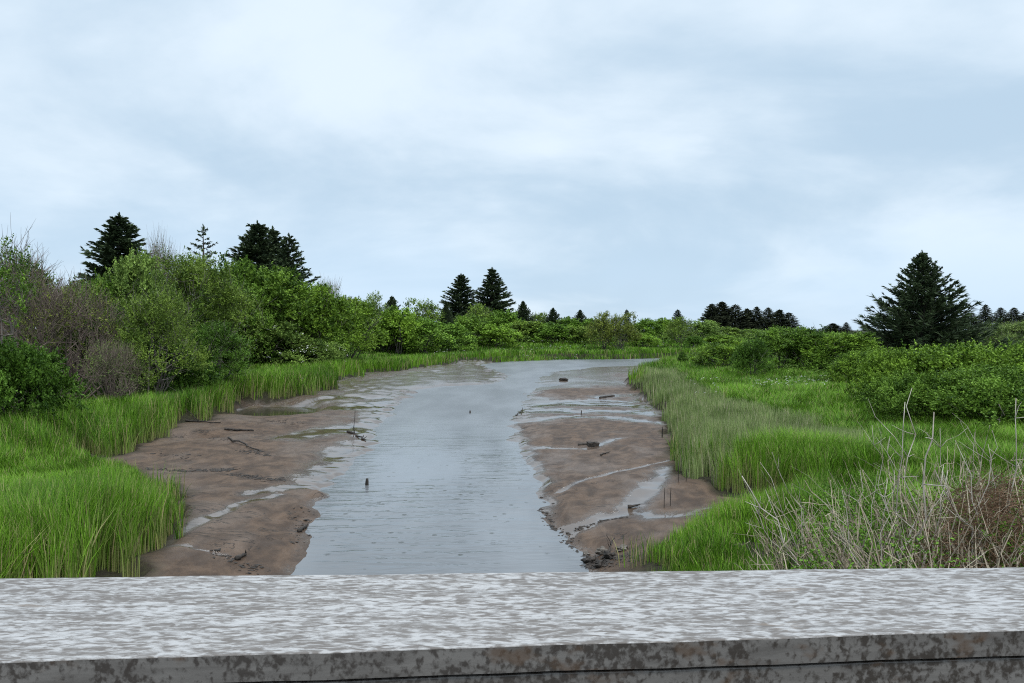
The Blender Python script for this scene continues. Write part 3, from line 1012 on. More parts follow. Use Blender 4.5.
RIGHT = 'shrubs along the right bank'
for a in (
    ('leafy_shrub', 'leafy', 0, 722, 60, 66, 342, 'bright', 'bright loose shrub at the left end of the right bank hedge'),
    ('leafy_shrub', 'leafy', 1, 752, 48, 46, 338, 'dark', 'dark small shrub on bare stems standing before the right bank hedge'),
    ('leafy_shrub', 'leafy', 2, 778, 54, 74, 327, 'mid', 'tallest rounded shrub in the right bank hedge'),
    ('leafy_shrub', 'leafy', 3, 812, 52, 84, 327, 'mid', 'mid green hedge shrub left of the spruce grove gap'),
    ('leafy_shrub', 'leafy', 0, 846, 50, 84, 331, 'bright', 'hedge shrub directly left of the large broad spruce'),
    ('leafy_bush', 'mound', 1, 868, 40, 90, 352, 'bright', 'bright bush in front of the hedge below the left skirts of the broad spruce'),
    ('bramble', 'mound', 0, 900, 30, 112, 352, 'bright', 'bright leafy bramble mound left of three below the broad spruce'),
    ('bramble', 'mound', 1, 955, 29, 170, 347, 'bright', 'wide bright bramble mound in the middle of three below the broad spruce'),
    ('bramble', 'mound', 2, 1030, 27, 150, 346, 'bright', 'bright bramble mound cut by the right frame edge'),
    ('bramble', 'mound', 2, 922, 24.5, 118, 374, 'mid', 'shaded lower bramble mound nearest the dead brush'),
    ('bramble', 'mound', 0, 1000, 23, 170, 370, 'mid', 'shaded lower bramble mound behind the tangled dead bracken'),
    ('pale_shrub', 'willow', 1, 1010, 66, 78, 322, 'grey', 'greyish pale shrub right of the large broad spruce'),
    ('small_bush', 'leafy', 2, 683, 66, 13, 352, 'dark', 'single tiny dark bush on the tip of the right bank'),
):
    shrub(*a, group=RIGHT)


# ------------------------------------------------------------------ conifers
def conifer_mesh(seed, H, Rr, nb, twn, style, card):
    rng = np.random.default_rng(seed)
    wood, need = Acc(), Acc()
    zs = np.linspace(0, H, 12)
    bend = np.cumsum(rng.normal(0, 0.012 * H / 12, (12, 2)), 0)
    tr = np.stack([bend[:, 0], bend[:, 1], zs], -1)
    tube(wood, tr, np.linspace(0.018 * H + 0.05, 0.012, 12), 7)
    z0 = {'broad': 0.02, 'tall': 0.10, 'sparse': 0.15, 'open': 0.12}[style]
    pw = {'broad': 1.08, 'tall': 0.8, 'sparse': 0.8, 'open': 0.82}[style]
    for i in range(nb):
        f = z0 + (0.985 - z0) * ((i + rng.random()) / nb) ** (0.92 if style != 'broad' else 1.0)
        o = np.array([np.interp(f * H, zs, tr[:, 0]), np.interp(f * H, zs, tr[:, 1]), f * H])
        L = Rr * (1 - f) ** pw * rng.uniform(0.72, 1.12) + 0.012 * H
        if style in ('open', 'sparse'):
            L *= rng.choice([0.55, 0.8, 1.0, 1.15])
        a = i * 2.399 + rng.uniform(-0.5, 0.5)
        hor = np.array([math.cos(a), math.sin(a), 0])
        el = -0.10 + 0.55 * f + rng.normal(0, 0.09) + (0.12 if style == 'broad' else 0.0)
        tip = 0.20 if style == 'broad' else 0.10
        t = np.linspace(0, 1, 6)[:, None]
        pts = o + hor * (L * t) + np.array([0, 0, 1.0]) * (L * (math.tan(el) * t - 0.16 * np.sin(t * math.pi) * (1 - f) + tip * t ** 3))
        tube(wood, pts, np.linspace(0.006 * H * (1 - f) + 0.012, 0.006, 6), 4, cap=False)
        k = max(5, int(twn * (0.35 + 0.65 * L / Rr)))
        tt = 0.12 + 0.88 * rng.random(k) ** 0.8
        bp = np.stack([np.interp(tt, t[:, 0], pts[:, j]) for j in range(3)], -1)
        dirb = unit(pts[-1] - pts[0])
        sidev = np.cross(dirb, [0, 0, 1.0])
        sg = rng.choice([-1, 1], k)[:, None]
        dv = dirb * 0.75 + sidev * sg * rng.uniform(0.2, 0.9, (k, 1)) + np.array([0, 0, 1.0]) * rng.normal(-0.02 if style != 'broad' else 0.14, 0.3, (k, 1))
        tl = L * (0.12 + 0.16 * (1 - tt)) * rng.uniform(0.6, 1.3, k) + card * 1.5
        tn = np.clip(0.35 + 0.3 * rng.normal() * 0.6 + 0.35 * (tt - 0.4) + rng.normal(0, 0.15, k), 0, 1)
        # every twig: three narrow sprays of needles
        for j in range(3):
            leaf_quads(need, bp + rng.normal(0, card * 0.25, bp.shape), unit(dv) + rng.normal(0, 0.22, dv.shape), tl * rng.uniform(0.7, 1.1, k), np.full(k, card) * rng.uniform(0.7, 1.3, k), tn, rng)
    # leader
    nl_ = 40
    lz = rng.random(nl_)
    leaf_quads(need, tr[-1] + np.stack([0 * lz, 0 * lz, (0.08 * lz - 0.065) * H], -1), np.array([0, 0, 0.75]) + rng.normal(0, 0.55, (nl_, 3)) * (1.1 - lz)[:, None], (0.045 - 0.022 * lz) * H, np.full(nl_, card * 0.8), np.full(nl_, 0.5), rng)
    return wood.mesh('trunk', True), need.mesh('crown')


CON = {}


def conifer(name, style, var, px, Y, wpx, top, label, cat='spruce', group=None, base_z=None, tint=(1, 1, 1)):
    key = (style, var)
    if key not in CON:
        spec = {'broad': (8.6, 4.6, 330, 44, 0.075), 'tall': (13.0, 3.6, 220, 34, 0.10), 'sparse': (10.0, 2.6, 56, 26, 0.07), 'open': (12.0, 3.6, 270, 54, 0.105)}[style]
        CON[key] = conifer_mesh(hash_seed(style) + var * 7, spec[0], spec[1], spec[2], spec[3], style, spec[4]) + spec[:2]
    tm, cm, H, Rr = CON[key]
    x, _ = XZ(px, 330, Y)
    _, zt = XZ(px, top, Y)
    z = gz(x, Y) - 0.1
    sx = wpx * Y / F / (2 * Rr)
    sz = (zt - z) / (H * 1.03)
    r = root(name, (x, Y, z), random.uniform(0, TAU), (sx, sx, sz))
    tag(r, label, cat, group)
    link('trunk', tm, M['trunk'], r)
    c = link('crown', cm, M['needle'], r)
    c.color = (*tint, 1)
    return r


HAZE_TINT = (1.35, 1.1, 1.4)  # distance haze painted into the needle colour of the far spruces
conifer('spruce_tree', 'broad', 0, 922, 56, 156, 250, 'large broad dark spruce standing alone behind the bright brambles on the right')
for a in (
    ('open', 0, 120, 66, 132, 212, 'tall spruce with full dark crown standing leftmost above the left thicket'),
    ('sparse', 0, 203, 72, 84, 224, 'thin starry young conifer with gaps between its branches'),
    ('open', 1, 257, 68, 118, 220, 'taller left one of the tall spruce pair behind the yellow green shrub'),
    ('open', 3, 273, 71, 96, 226, 'middle spruce squeezed between the tall pair behind the yellow green shrub'),
    ('tall', 1, 288, 67, 100, 233, 'shorter right one of the tall spruce pair with ragged branches'),
    ('open', 2, 461, 140, 62, 273, 'left one of two spruces in the middle distance'),
    ('open', 3, 492, 143, 66, 267, 'right and taller one of two spruces in the middle distance'),
    ('broad', 1, 392, 98, 58, 295, 'small dark cone shaped spruce nearest the left among the far shrubs'),
    ('broad', 0, 446, 106, 34, 300, 'narrow small dark spruce left below the two middle distance spruces'),
    ('broad', 1, 523, 128, 46, 300, 'pointed dark spruce right of the two middle distance spruces'),
    ('broad', 0, 553, 130, 40, 307, 'second small pointed spruce along the far thicket skyline'),
    ('broad', 1, 580, 132, 40, 309, 'third small blunt spruce along the far thicket skyline'),
    ('tall', 0, 627, 124, 22, 309, 'tiny spruce tip rising behind the brown round bush'),
    ('tall', 1, 678, 170, 28, 309, 'lone small spruce on the skyline beyond the river bend'),
):
    conifer('spruce_tree', *a, group='spruces of the left bank')
GROVE = 'spruces of the distant grove'
for px, wp, top, v, st in ((712, 26, 303, 0, 'open'), (722, 30, 301, 2, 'open'), (735, 30, 304, 1, 'tall'), (747, 26, 308, 3, 'open'), (757, 22, 306, 0, 'tall'),
                           (768, 22, 307, 2, 'tall'), (779, 24, 309, 1, 'open'), (789, 24, 312, 0, 'tall')):
    lab = {712: 'leftmost spruce of the distant dark grove', 722: 'tallest spruce of the distant dark grove', 735: 'spruce right beside the tallest one in the distant dark grove',
           747: 'spruce left of the notch in the distant dark grove', 757: 'pointed spruce right of the notch in the distant dark grove',
           768: 'slim spruce between two pointed ones in the distant dark grove', 779: 'second last spruce at the right end of the distant dark grove',
           789: 'rightmost and lowest spruce of the distant dark grove'}[px]
    conifer('spruce_tree', st, v, px, 340, wp * 1.5, top, lab, group=GROVE, tint=HAZE_TINT)
for px, wp, top, v, st, lab in ((833, 20, 323, 2, 'open', 'blunt small spruce at the far gap left of the broad spruce'), (846, 10, 322, 0, 'tall', 'slim pointed spruce beside the blunt one left of the broad spruce')):
    conifer('spruce_tree', st, v, px, 360, wp * 1.6, top, lab, group=GROVE, tint=HAZE_TINT)
for px, wp, top, v, st, lab in (
        (985, 17, 304, 0, 'tall', 'hazy far spruce closest to the right side of the broad spruce'), (1000, 18, 307, 1, 'tall', 'hazy far spruce second right of the broad spruce'),
        (1014, 18, 307, 2, 'tall', 'hazy far spruce above the pale shrub near the right frame edge'), (1026, 18, 311, 0, 'tall', 'hazy far spruce cut by the right frame edge'),
        (972, 18, 312, 1, 'tall', 'hazy far spruce half hidden behind the broad spruce')):
    conifer('spruce_tree', st, v, px, 640, wp * 1.7, top, lab, group='hazy far spruces on the right', tint=HAZE_TINT)


# ------------------------------------------------------------------ undergrowth (uncountable low cover)
acc = Acc()
rng = np.random.default_rng(5)
n = 26000
yv = 22 * (210 / 22) ** rng.random(n)
xv = rng.uniform(-0.86, 0.75, n) * yv
hv, ld, dlv, drv, _ = ground_at(xv, yv)
lim = np.where(yv < 60, 8.0, 14.0)
k = (dlv > lim + 2 * fbm(xv * 0.3, yv * 0.3, 2)) | ((drv > 9) & (xv > 0.36 * yv) & (yv > 42))
xv, yv, hv = xv[k], yv[k], hv[k]
hh = 0.35 + 0.8 * np.clip(0.5 + fbm(xv * 0.4, yv * 0.4, 2), 0, 1.4) * rng.random(len(xv))
sc = np.clip(yv / 45, 0.9, 3.0)
org = np.stack([xv, yv, hv + hh * 0.8], -1)
d = rng.normal(0, 0.5, org.shape) + np.array([0, 0, 0.9])
for lo, hi in ((0, 1.3), (1.3, 2.0), (2.0, 9)):
    q = (sc >= lo) & (sc < hi)
    if q.any():
        sprigs(acc, org[q], d[q], 0.45 * sc[q], 8, 0.12 * float(sc[q].mean()), 0.5, np.clip(0.45 + 0.25 * fbm(xv[q] * 0.3, yv[q] * 0.3, 2), 0, 1), rng)
tag(link('undergrowth', acc.mesh('undergrowth'), M['leaf']), 'low green undergrowth between the shrubs on both banks', kind='stuff')

# ------------------------------------------------------------------ meadow flowers (uncountable)
acc = Acc()
rng = np.random.default_rng(9)
FZ = []
for px0, px1, py0, py1, cnt in ((500, 600, 343, 350, 90), (640, 715, 344, 350, 40), (750, 828, 380, 384, 60), (430, 500, 350, 356, 40), (290, 335, 372, 378, 30), (380, 440, 362, 366, 30), (690, 720, 378, 390, 14)):
    for _ in range(cnt):
        px, py = rng.uniform(px0, px1), rng.uniform(py0, py1)
        x, y = G(px, py, 1.6)
        FZ.append((x, y))
FZ = np.array(FZ)
hv, ld, *_ = ground_at(FZ[:, 0], FZ[:, 1])
FZ, hv = FZ[ld > 0.3], hv[ld > 0.3]
for (x, y), z in zip(FZ, hv):
    hgt_ = rng.uniform(0.75, 1.1)
    s_ = min(0.015 + y * 0.0006, 0.08)
    m_ = 5
    b = np.array([x, y, z + hgt_]) + rng.normal(0, s_ * 0.7, (m_, 3)) * np.array([1, 1, 0.4])
    leaf_quads(acc, b, rng.normal(0, 1, (m_, 3)) * np.array([1, 1, 0.35]), np.full(m_, s_), np.full(m_, s_ * 0.8), rng.random(m_), rng)
tag(link('meadow_flowers', acc.mesh('meadow_flowers'), M['petal']), 'scattered small white flower heads in the meadow grass', kind='stuff')


# ------------------------------------------------------------------ dead brush beside the bridge on the right
def cane(acc, p0, p1, r0, rng, sides=4, kink=0.05, tint=None, n=6):
    p0, p1 = np.asarray(p0, float), np.asarray(p1, float)
    t = np.linspace(0, 1, n)[:, None]
    L = np.linalg.norm(p1 - p0)
    pts = p0 + (p1 - p0) * t + rng.normal(0, kink * L, (n, 3)) * np.sin(t * math.pi) * 0.6
    at = {} if tint is None else {'tint': tint}
    tube(acc, pts, np.linspace(r0, r0 * 0.35, n), sides, **at)
    return pts


def dead_plant(name, px, Y, canes, label, cat='dead shrub', mat='bleached', group='dead shrubs beside the bridge', seed=0, twigs=3):
    """canes: list of (px0, px1, top py, radius, dY); stems rise from one root stock"""
    rng = np.random.default_rng(100 + seed)
    x0, _ = XZ(px, 560, Y)
    z0 = gz(x0, Y) - 0.05
    r = root(name, (x0, Y, z0))
    tag(r, label, cat, group)
    for (pa, pb, top, rad, dy) in canes:
        acc = Acc()
        xa, _ = XZ(pa, 560, Y)
        xb, zb = XZ(pb, top, Y + dy)
        pts = cane(acc, (xa - x0, rng.normal(0, 0.05), 0), (xb - x0, dy, zb - z0), rad, rng, 5, 0.05, n=9)
        for _ in range(twigs):
            q = pts[rng.integers(4, 8)]
            e = q + (unit(pts[-1] - pts[0]) * 0.8 + rng.normal(0, 0.55, 3)) * rng.uniform(0.12, 0.4)
            cane(acc, q, e, rad * 0.45, rng, 4, 0.06, n=4)
        link('stem', acc.mesh('stem', True), M[mat], r)
    return r


dead_plant('dead_shrub', 920, 8.6, [(918, 934, 412, 0.017, 0.1), (910, 905, 402, 0.011, -0.1), (925, 948, 470, 0.010, 0.2)], 'bleached dead shrub with the tallest pale forked stem left of the bracken', seed=1, twigs=3)
dead_plant('dead_shrub', 902, 9.3, [(902, 912, 388, 0.011, 0.3), (898, 872, 425, 0.007, 0.2), (905, 890, 436, 0.007, 0)], 'slender dead shrub whose forked tip stands highest before the brambles', seed=2, twigs=4)
dead_plant('dead_shrub', 985, 8.4, [(1003, 935, 470, 0.016, 0.2), (1000, 955, 440, 0.009, 0.4), (980, 988, 444, 0.009, 0.3)], 'dead shrub with a thick pale branch leaning left across the brown bracken', seed=3, twigs=4)
dead_plant('dead_shrub', 820, 8.8, [(822, 742, 476, 0.014, 0.3), (826, 760, 462, 0.007, 0.4), (830, 772, 452, 0.007, 0.2), (820, 750, 500, 0.007, 0)], 'dead shrub with long silvery branches reaching left over the mud inlet', seed=4, twigs=5)
dead_plant('dead_shrub', 868, 8.2, [(868, 842, 490, 0.010, 0.1), (872, 860, 470, 0.008, 0.2), (862, 826, 498, 0.008, 0.1), (875, 888, 478, 0.008, 0)], 'low dead shrub of many pale stems between the silvery branches and the tall forked stem', seed=5, twigs=5)
dead_plant('dead_shrub', 1015, 9.4, [(1016, 1016, 398, 0.012, 0.2), (1020, 1035, 420, 0.010, 0.1), (1010, 992, 430, 0.008, 0.2)], 'dead shrub with a crooked grey stem at the right frame edge', seed=6, twigs=4)
dead_plant('dead_shrub', 958, 9.8, [(958, 975, 432, 0.008, 0.2), (955, 940, 428, 0.008, 0.1), (962, 990, 425, 0.008, 0.4)], 'thin dead shrub rising behind the middle of the brown bracken', seed=7, twigs=5)

acc = Acc()
rng = np.random.default_rng(21)
for i in range(1250):
    Yc = rng.uniform(7.6, 11.2)
    px = rng.uniform(770, 1050) if rng.random() < 0.75 else rng.uniform(930, 1050)
    x, _ = XZ(px, 560, Yc)
    z = gz(x, Yc)
    if vnoise(np.array([x * 1.7]), np.array([Yc * 1.3]))[0] < -0.15 and rng.random() < 0.8:
        continue
    if px > 930 and rng.random() < 0.5:
        continue
    big = rng.random() < 0.17
    Lc = rng.uniform(0.5, 1.35) * (0.75 + 0.35 * min(1, max(0, (px - 780) / 120)))
    leanx = rng.normal(-0.35 if px < 900 else 0.05, 0.38)
    v = unit(np.array([leanx, rng.normal(0, 0.3), 1.0]))
    cp_ = cane(acc, (x, Yc, z - 0.03), np.array([x, Yc, z]) + v * Lc, (rng.uniform(0.009, 0.014) if big else rng.uniform(0.0045, 0.0115)), rng, 3, 0.09, tint=float(np.clip(rng.normal(0.95 if big else 0.62, 0.3), 0, 1)), n=5)
    if rng.random() < 0.55:
        for _ in range(rng.integers(1, 4)):
            q = cp_[rng.integers(2, 5)]
            cane(acc, q, q + (v * 0.5 + rng.normal(0, 0.55, 3)) * rng.uniform(0.12, 0.4), 0.0035, rng, 3, 0.08, tint=float(np.clip(rng.normal(0.6, 0.3), 0, 1)), n=4)
tag(link('dead_canes', acc.mesh('dead_canes'), M['straw']), 'dense pale dead canes and stalks beside the bridge', kind='stuff')
acc = Acc()
for i in range(2300):                                   # collapsed bracken
    Yc = rng.uniform(8.2, 10.2)
    px = rng.normal(990, 34)
    x, _ = XZ(px, 560, Yc)
    z = gz(x, Yc) + rng.uniform(0.15, 1.12) * (1 - 0.35 * abs(px - 995) / 80)
    v = unit(np.array([rng.normal(0, 1), rng.normal(0, 0.6), rng.normal(0.05, 0.55)]))
    cane(acc, (x, Yc, max(z, 0.6)), np.array([x, Yc, max(z, 0.6)]) + v * rng.uniform(0.12, 0.45), rng.uniform(0.003, 0.0065), rng, 3, 0.09, tint=float(np.clip(rng.normal(0.2, 0.2), 0, 1)), n=4)
tag(link('dead_bracken', acc.mesh('dead_bracken'), M['bracken']), 'brown collapsed bracken tangle at the lower right beside the bridge', kind='stuff')
acc = Acc()
n = 2600
yv = rng.uniform(7.8, 11.5, n)
pxv = rng.uniform(800, 1060, n)
xv = (pxv - 512) / F * yv
hv = look(HH, xv, yv)
k = fbm(xv * 1.6, yv * 1.6, 2) > 0.0
org = np.stack([xv, yv, hv + rng.uniform(0.1, 0.85, n)], -1)[k]
sprigs(acc, org, rng.normal(0, 0.7, org.shape) + np.array([0, 0, 0.5]), rng.uniform(0.12, 0.3, len(org)), 10, 0.045, 0.6, rng.uniform(0.2, 0.8, len(org)), rng)
o = tag(link('weeds', acc.mesh('weeds'), M['leaf']), 'green weeds growing up through the dead canes', kind='stuff')
o.color = (0.9, 1.1, 0.7, 1)


# ------------------------------------------------------------------ separate grass clumps on the mud
def grass_clump(px, py, nb, hmax, spread, label, dryf=0.12, sd_=0, seedy=0.3):
    x, y = G(px, py, 0.15)
    z = gz(x, y)
    rng_ = np.random.default_rng(300 + sd_)
    r = Acc()
    P_ = np.stack([rng_.normal(0, spread, nb), rng_.normal(0, spread, nb), np.full(nb, -0.05)], -1)
    blades(r, P_, hmax * rng_.uniform(0.55, 1.05, nb), rng_.uniform(0.010, 0.020, nb), rng_.uniform(0, TAU, nb), np.abs(rng_.normal(0.18, 0.12, nb)), np.clip(rng_.normal(0.4, 0.25, nb), 0, 1), (rng_.random(nb) < dryf) * 0.8, 3)
    o = link('grass_clump', r.mesh('grass_clump'), M['grass'])
    o.location = (x, y, z)
    tag(o, label, 'grass clump', 'grass clumps standing apart on the mud')


for i, a in enumerate((
        (181, 548, 26, 0.95, 0.06, 'lone thin grass clump on the mud by the white runnel on the left', 0.2),
        (134, 570, 30, 1.1, 0.07, 'grass clump standing in brown water next to the railing on the left', 0.1),
        (158, 522, 45, 0.95, 0.12, 'grass clump at the outer corner of the near left tuft', 0.3),
        (176, 512, 40, 0.9, 0.10, 'brownish grass clump farthest out on the left mud', 0.4),
        (688, 483, 34, 1.1, 0.07, 'sedge clump on a dark stub at the left end of the clump row', 0.2),
        (700, 484, 34, 1.15, 0.07, 'second sedge clump in the row on the right mud', 0.2),
        (713, 484, 34, 1.15, 0.06, 'third sedge clump before the dark gap in the sedge', 0.2),
        (724, 488, 40, 1.1, 0.08, 'sedge clump at the corner of the bright right tuft', 0.15),
        (674, 470, 28, 0.95, 0.06, 'small sedge clump at the mud edge left of the clump row', 0.25),
        (640, 572, 60, 0.55, 0.16, 'thin pale grass clump at the left end of the near right tuft', 0.35))):
    grass_clump(*a[:6], dryf=a[6], sd_=i)


# ------------------------------------------------------------------ driftwood, stakes and clods on the mud
def stick(px0, py0, px1, py1, rad, label, name='driftwood_stick', twigs=0, sd_=0, lift=0.03, z1=None):
    rng_ = np.random.default_rng(500 + sd_)
    x0, y0 = G(px0, py0, 0.1)
    x1, y1 = G(px1, py1, 0.1)
    z0 = max(gz(x0, y0), 0)
    ze = max(gz(x1, y1), 0) if z1 is None else z1
    a = Acc()
    n_ = 9
    t = np.linspace(0, 1, n_)[:, None]
    L = math.hypot(x1 - x0, y1 - y0)
    p = np.array([0, 0, lift]) + np.array([x1 - x0, y1 - y0, ze - z0]) * t + rng_.normal(0, 0.025 * L, (n_, 3)) * np.array([1, 1, 0.3])
    tube(a, p, rad * np.linspace(1, 0.5, n_) * rng_.uniform(0.8, 1.2, n_), 6)
    for _ in range(twigs):
        q = p[rng_.integers(2, 8)]
        cane(a, q, q + (rng_.normal(0, 0.4, 3) + np.array([0, 0, 0.5])) * L * 0.35, rad * 0.4, rng_, 4, 0.08, n=4)
    o = link(name, a.mesh(name, True), M['drift'])
    o.location = (x0, y0, z0)
    return tag(o, label, 'driftwood', 'driftwood lying on the mud flats')


stick(349, 433, 366, 440, 0.05, 'dark branch with an upright twig on the left mud at the water edge', twigs=4, sd_=1)
stick(600, 399, 615, 397, 0.09, 'thin curved dark stick on the grey mud bar on the right', sd_=2)
stick(578, 449, 594, 449.5, 0.05, 'short flat dark stick beside the dark wooden block', sd_=3)
stick(186, 430, 222, 431, 0.04, 'long thin stick below the left grass point', sd_=4, twigs=2)
stick(224, 437, 254, 437, 0.05, 'curved dark stick at the middle of the left mud flat', sd_=5)
stick(228, 446, 262, 458, 0.03, 'slanting stick pointing to the small mound of debris on the left flat', sd_=6)
stick(628, 513, 640, 512, 0.035, 'short stick at the head of the right runnel', sd_=7)
stick(600, 462, 610, 459, 0.025, 'small slanting stick on the right mud flat below the dark block', sd_=8)
stick(516, 415, 524, 408, 0.03, 'bent branch stuck at the right water edge', twigs=1, sd_=9, z1=0.10)
stick(236, 566, 246, 561, 0.04, 'stubby dark stick on the mud close to the railing on the left', sd_=11, twigs=2)
stick(298, 528, 308, 522, 0.04, 'dark stick at the left water edge', sd_=12, twigs=2)
stick(606, 560, 614, 551, 0.022, 'forked stick jutting from the dark clods at the right water edge', sd_=13, twigs=2, z1=0.3)


def lump(name, px, py, sx, sy, sz, label, cat, group, sd_, rough=0.25, box=False, mat='drift'):
    import bmesh
    rng_ = np.random.default_rng(700 + sd_)
    x, y = G(px, py, 0.05)
    z = max(gz(x, y), 0.0)
    bm = bmesh.new()
    if box:
        bmesh.ops.create_cube(bm, size=1.0)
        bmesh.ops.subdivide_edges(bm, edges=bm.edges[:], cuts=3, use_grid_fill=True)
        rough *= 0.4
    else:
        bmesh.ops.create_icosphere(bm, subdivisions=3, radius=0.55)
    for v in bm.verts:
        c = v.co
        k_ = 1 + rough * float(fbm(np.array([c.x * 3 + sd_]), np.array([c.y * 3 + c.z * 2.3]), 2)[0])
        v.co = Vector((c.x * sx * k_, c.y * sy * k_, (c.z + 0.30) * sz * k_))
    me_ = bpy.data.meshes.new(name)
    bm.to_mesh(me_)
    bm.free()
    o = link(name, me_, M[mat])
    o.location = (x, y, z)
    o.rotation_euler = (0, 0, rng_.uniform(-0.3, 0.3))
    return tag(o, label, cat, group)


lump('wooden_block', 593, 452, 0.34, 0.22, 0.17, 'dark squared wooden block lying on the right mud flat', 'wood block', None, 1, box=True)
lump('mud_lump', 564, 380.5, 0.6, 0.5, 0.24, 'dark low lump in the far shallows right of the channel', 'mud lump', None, 2)


def stake(px, py, h_, r_, label, sd_):
    rng_ = np.random.default_rng(800 + sd_)
    x, y = G(px, py, 0.0)
    z = gz(x, y) - 0.1
    a = Acc()
    top_z = max(z + 0.1, 0) + h_ - z
    t = np.linspace(0, 1, 6)[:, None]
    p = np.array([rng_.normal(0, 0.03), rng_.normal(0, 0.03), 0]) * 0 + np.array([rng_.normal(0, 0.06) * h_, 0, top_z]) * t
    tube(a, p, r_ * np.array([1.1, 1.05, 1, 1.05, 0.95, 0.7]), 7)
    o = link('wooden_stake', a.mesh('wooden_stake', True), M['drift'])
    o.location = (x, y, z)
    return tag(o, label, 'stake', 'old stakes and stubs standing in mud and water')


stake(366.5, 485, 0.17, 0.045, 'short dark stump poking out of the near water on the left', 1)
stake(470, 413, 0.12, 0.045, 'tiny dark stump in the middle of the far channel', 2)
for i, (px, py, h_, lab) in enumerate((
        (664, 522, 0.42, 'tall thin dead reed stub left one of the pair by the near right tuft'), (670, 520, 0.38, 'thin dead reed stub right one of the pair by the near right tuft'),
        (678, 500, 0.5, 'single thin dead reed stub right above the white runnel'), (686, 500, 0.3, 'short dead reed stub at the right end of the runnel'),
        (712, 496, 0.42, 'thin stub alone in the brown mud of the inlet'), (663, 412, 0.45, 'dark stub at the edge of the far sedge'),
        (666, 420, 0.5, 'dark stub in front of the sedge beside the far pool'), (581, 419, 0.2, 'small dark stub beside the far bright pool'),
        (662, 450, 0.35, 'small stub at the mud edge below the sedge'))):
    stake(px, py, h_, 0.008 if i < 5 else 0.022, lab, 10 + i)

CL = 'dark clods at the right water edge'
for i, (px, py, s_, lab) in enumerate((
        (590, 560, 0.20, 'largest dark clod touching the water by the railing'), (603, 556, 0.24, 'flat brown clod behind the largest clod'),
        (612, 563, 0.22, 'brown clod in front of the forked stick'), (622, 558, 0.2, 'clod at the right end of the clod heap'),
        (600, 567, 0.2, 'dark clod lowest by the railing'), (586, 552, 0.12, 'small clod at the top of the heap'))):
    lump('mud_clod', px, py, s_, s_ * 0.8, s_ * 0.5, lab, 'mud clod', CL, 20 + i, rough=0.5, mat='drift' if i % 2 == 0 else 'bark')

# crumbs of peat and weed along the tide line: too many to count
acc = Acc()
rng = np.random.default_rng(33)
lines = [([(145, 479), (180, 480), (205, 477), (225, 476)], 260, 0.10), ([(216, 476), (234, 474)], 120, 0.10), ([(235, 480), (260, 483), (284, 481)], 300, 0.12),
         ([(160, 462), (190, 466)], 60, 0.2), ([(240, 455), (270, 459)], 120, 0.16), ([(540, 492), (546, 515), (560, 530), (580, 549)], 200, 0.10),
         ([(216, 560), (240, 566), (258, 570)], 90, 0.10), ([(170, 442), (205, 443), (235, 447)], 120, 0.12), ([(270, 425), (300, 428)], 60, 0.2),
         ([(300, 505), (296, 540)], 80, 0.12), ([(585, 556), (625, 562)], 260, 0.14), ([(560, 528), (628, 520)], 90, 0.05)]
for pts, cnt, sg in lines:
    P_ = np.array(pix(pts, 0.15))
    for _ in range(cnt):
        i = rng.integers(0, len(P_) - 1)
        q = P_[i] + (P_[i + 1] - P_[i]) * rng.random() + rng.normal(0, sg, 2)
        s_ = 0.008 + 0.04 * rng.random() ** 2.5
        z = gz(q[0], q[1])
        if z < -0.02:
            continue
        vv = unit(rng.normal(size=(6, 3)))
        vv = np.array([[1, 0, 0], [-1, 0, 0], [0, 1, 0], [0, -1, 0], [0, 0, 1], [0, 0, -1]]) * rng.uniform(0.6, 1.3, (6, 1)) * np.array([s_ * rng.uniform(1, 2.4), s_, s_ * 0.4])
        an = rng.uniform(0, TAU)
        rot = np.array([[math.cos(an), -math.sin(an), 0], [math.sin(an), math.cos(an), 0], [0, 0, 1]])
        vv = vv @ rot.T + np.array([q[0], q[1], z + s_ * 0.2])
        acc.add(vv, [[[0, 2, 4], [2, 1, 4], [1, 3, 4], [3, 0, 4], [2, 0, 5], [1, 2, 5], [3, 1, 5], [0, 3, 5]]])
tag(link('tide_debris', acc.mesh('tide_debris'), M['drift']), 'dark crumbs of peat and weed scattered along the tide line', kind='stuff')


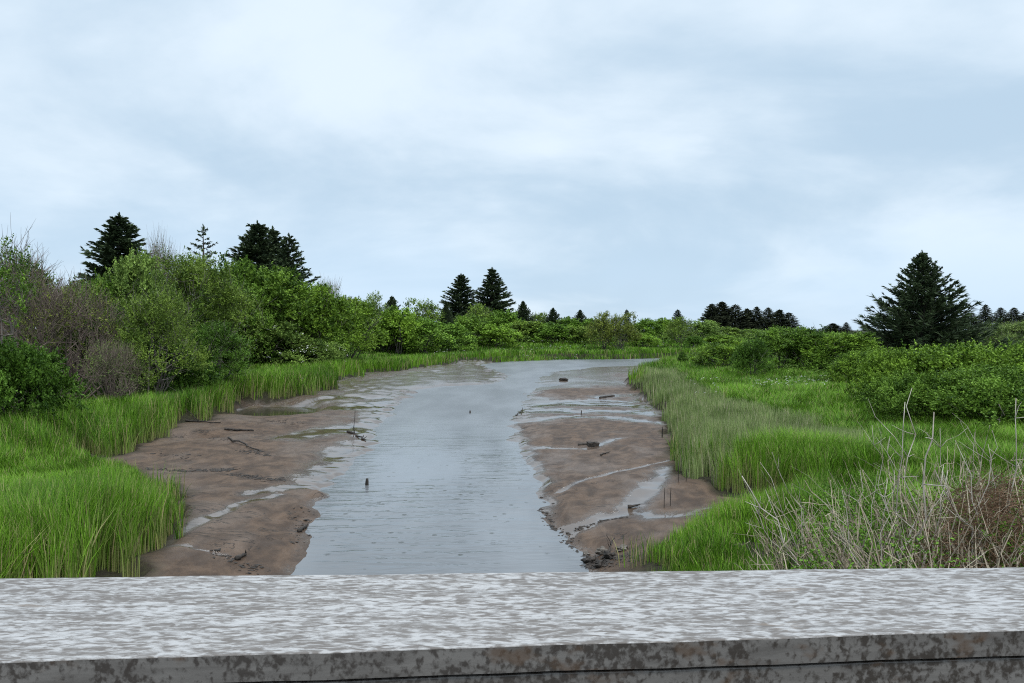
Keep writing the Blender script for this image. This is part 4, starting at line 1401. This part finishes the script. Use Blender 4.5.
# ------------------------------------------------------------------ wooden bridge railing
def slab(acc, c, z0, z1, bev=0.0012):
    """plank from four plan corners (near left, near right, far right, far left), with eased upper edges, cut along its length"""
    nl, nr, fr_, fl = [np.array(p, float) for p in c]
    nseg = 60
    prof = [(0, z0), (0, z1 - bev), (bev * 0.4, z1 - bev * 0.3), (bev * 1.4, z1)]
    rows = []
    for i in range(nseg + 1):
        t = i / nseg
        a, b = nl + (nr - nl) * t, fl + (fr_ - fl) * t
        dvec = (b - a) / np.linalg.norm(b - a)
        wob = 0.0012 * math.sin(i * 0.9) + 0.0009 * math.sin(i * 2.3 + 1)
        ring = [(*(a + dvec * (o_ + wob)), z) for o_, z in prof]
        ring += [(*(b - dvec * (o_ - wob)), z) for o_, z in prof[::-1]]
        rows.append(ring)
    V = np.array(rows)
    k = V.shape[1]
    idn = np.arange((nseg + 1) * k).reshape(nseg + 1, k)
    q = np.stack([idn[:-1], idn[1:], np.roll(idn[1:], -1, 1), np.roll(idn[:-1], -1, 1)], -1).reshape(-1, 4)
    acc.add(V.reshape(-1, 3), [q, idn[0][None, :], idn[-1][None, ::-1]])


ZT = 3.64
rail = root('bridge_railing', (0, 1.0, 0))
tag(rail, 'wet weathered grey timber bridge railing crossing the bottom of the photo', 'railing')


def rail_corners(z):
    # plan lines of the near and far arris of the top plank
    (xa, ya), (xb, yb) = G(0, 662, ZT), G(1024, 630, ZT)
    (xc, yc), (xd, yd) = G(0, 578, ZT), G(1024, 567, ZT)

    def ext(x0, y0, x1, y1, X):
        return (X, y0 + (y1 - y0) * (X - x0) / (x1 - x0))
    return [ext(xa, ya, xb, yb, -1.9), ext(xa, ya, xb, yb, 2.0), ext(xc, yc, xd, yd, 2.0), ext(xc, yc, xd, yd, -1.9)]


cc = [(x, y - 1.0) for x, y in rail_corners(ZT)]
TH = 0.031
acc = Acc()
slab(acc, cc, ZT - TH, ZT)
cap = link('rail_cap', acc.mesh('rail_cap'), None, rail)
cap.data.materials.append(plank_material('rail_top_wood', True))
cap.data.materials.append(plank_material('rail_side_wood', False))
for pl in cap.data.polygons:
    pl.material_index = 0 if abs(pl.normal.z) > 0.35 else 1
acc = Acc()
nb_ = [(cc[0][0], cc[0][1] + 0.003), (cc[1][0], cc[1][1] + 0.003), (cc[1][0], cc[1][1] + 0.041), (cc[0][0], cc[0][1] + 0.041)]
slab(acc, nb_, ZT - TH - 0.004 - 0.14, ZT - TH - 0.004)
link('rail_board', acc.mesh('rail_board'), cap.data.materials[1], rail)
for xp in (-1.7, 1.75):                                 # posts beyond both frame edges carry the rail
    acc = Acc()
    yb_ = np.interp(xp, [cc[0][0], cc[1][0]], [cc[0][1], cc[1][1]]) + 0.045
    slab(acc, [(xp - 0.045, yb_), (xp + 0.045, yb_), (xp + 0.045, yb_ + 0.09), (xp - 0.045, yb_ + 0.09)], 2.5, ZT - TH - 0.001)
    link('rail_post', acc.mesh('rail_post'), cap.data.materials[1], rail)
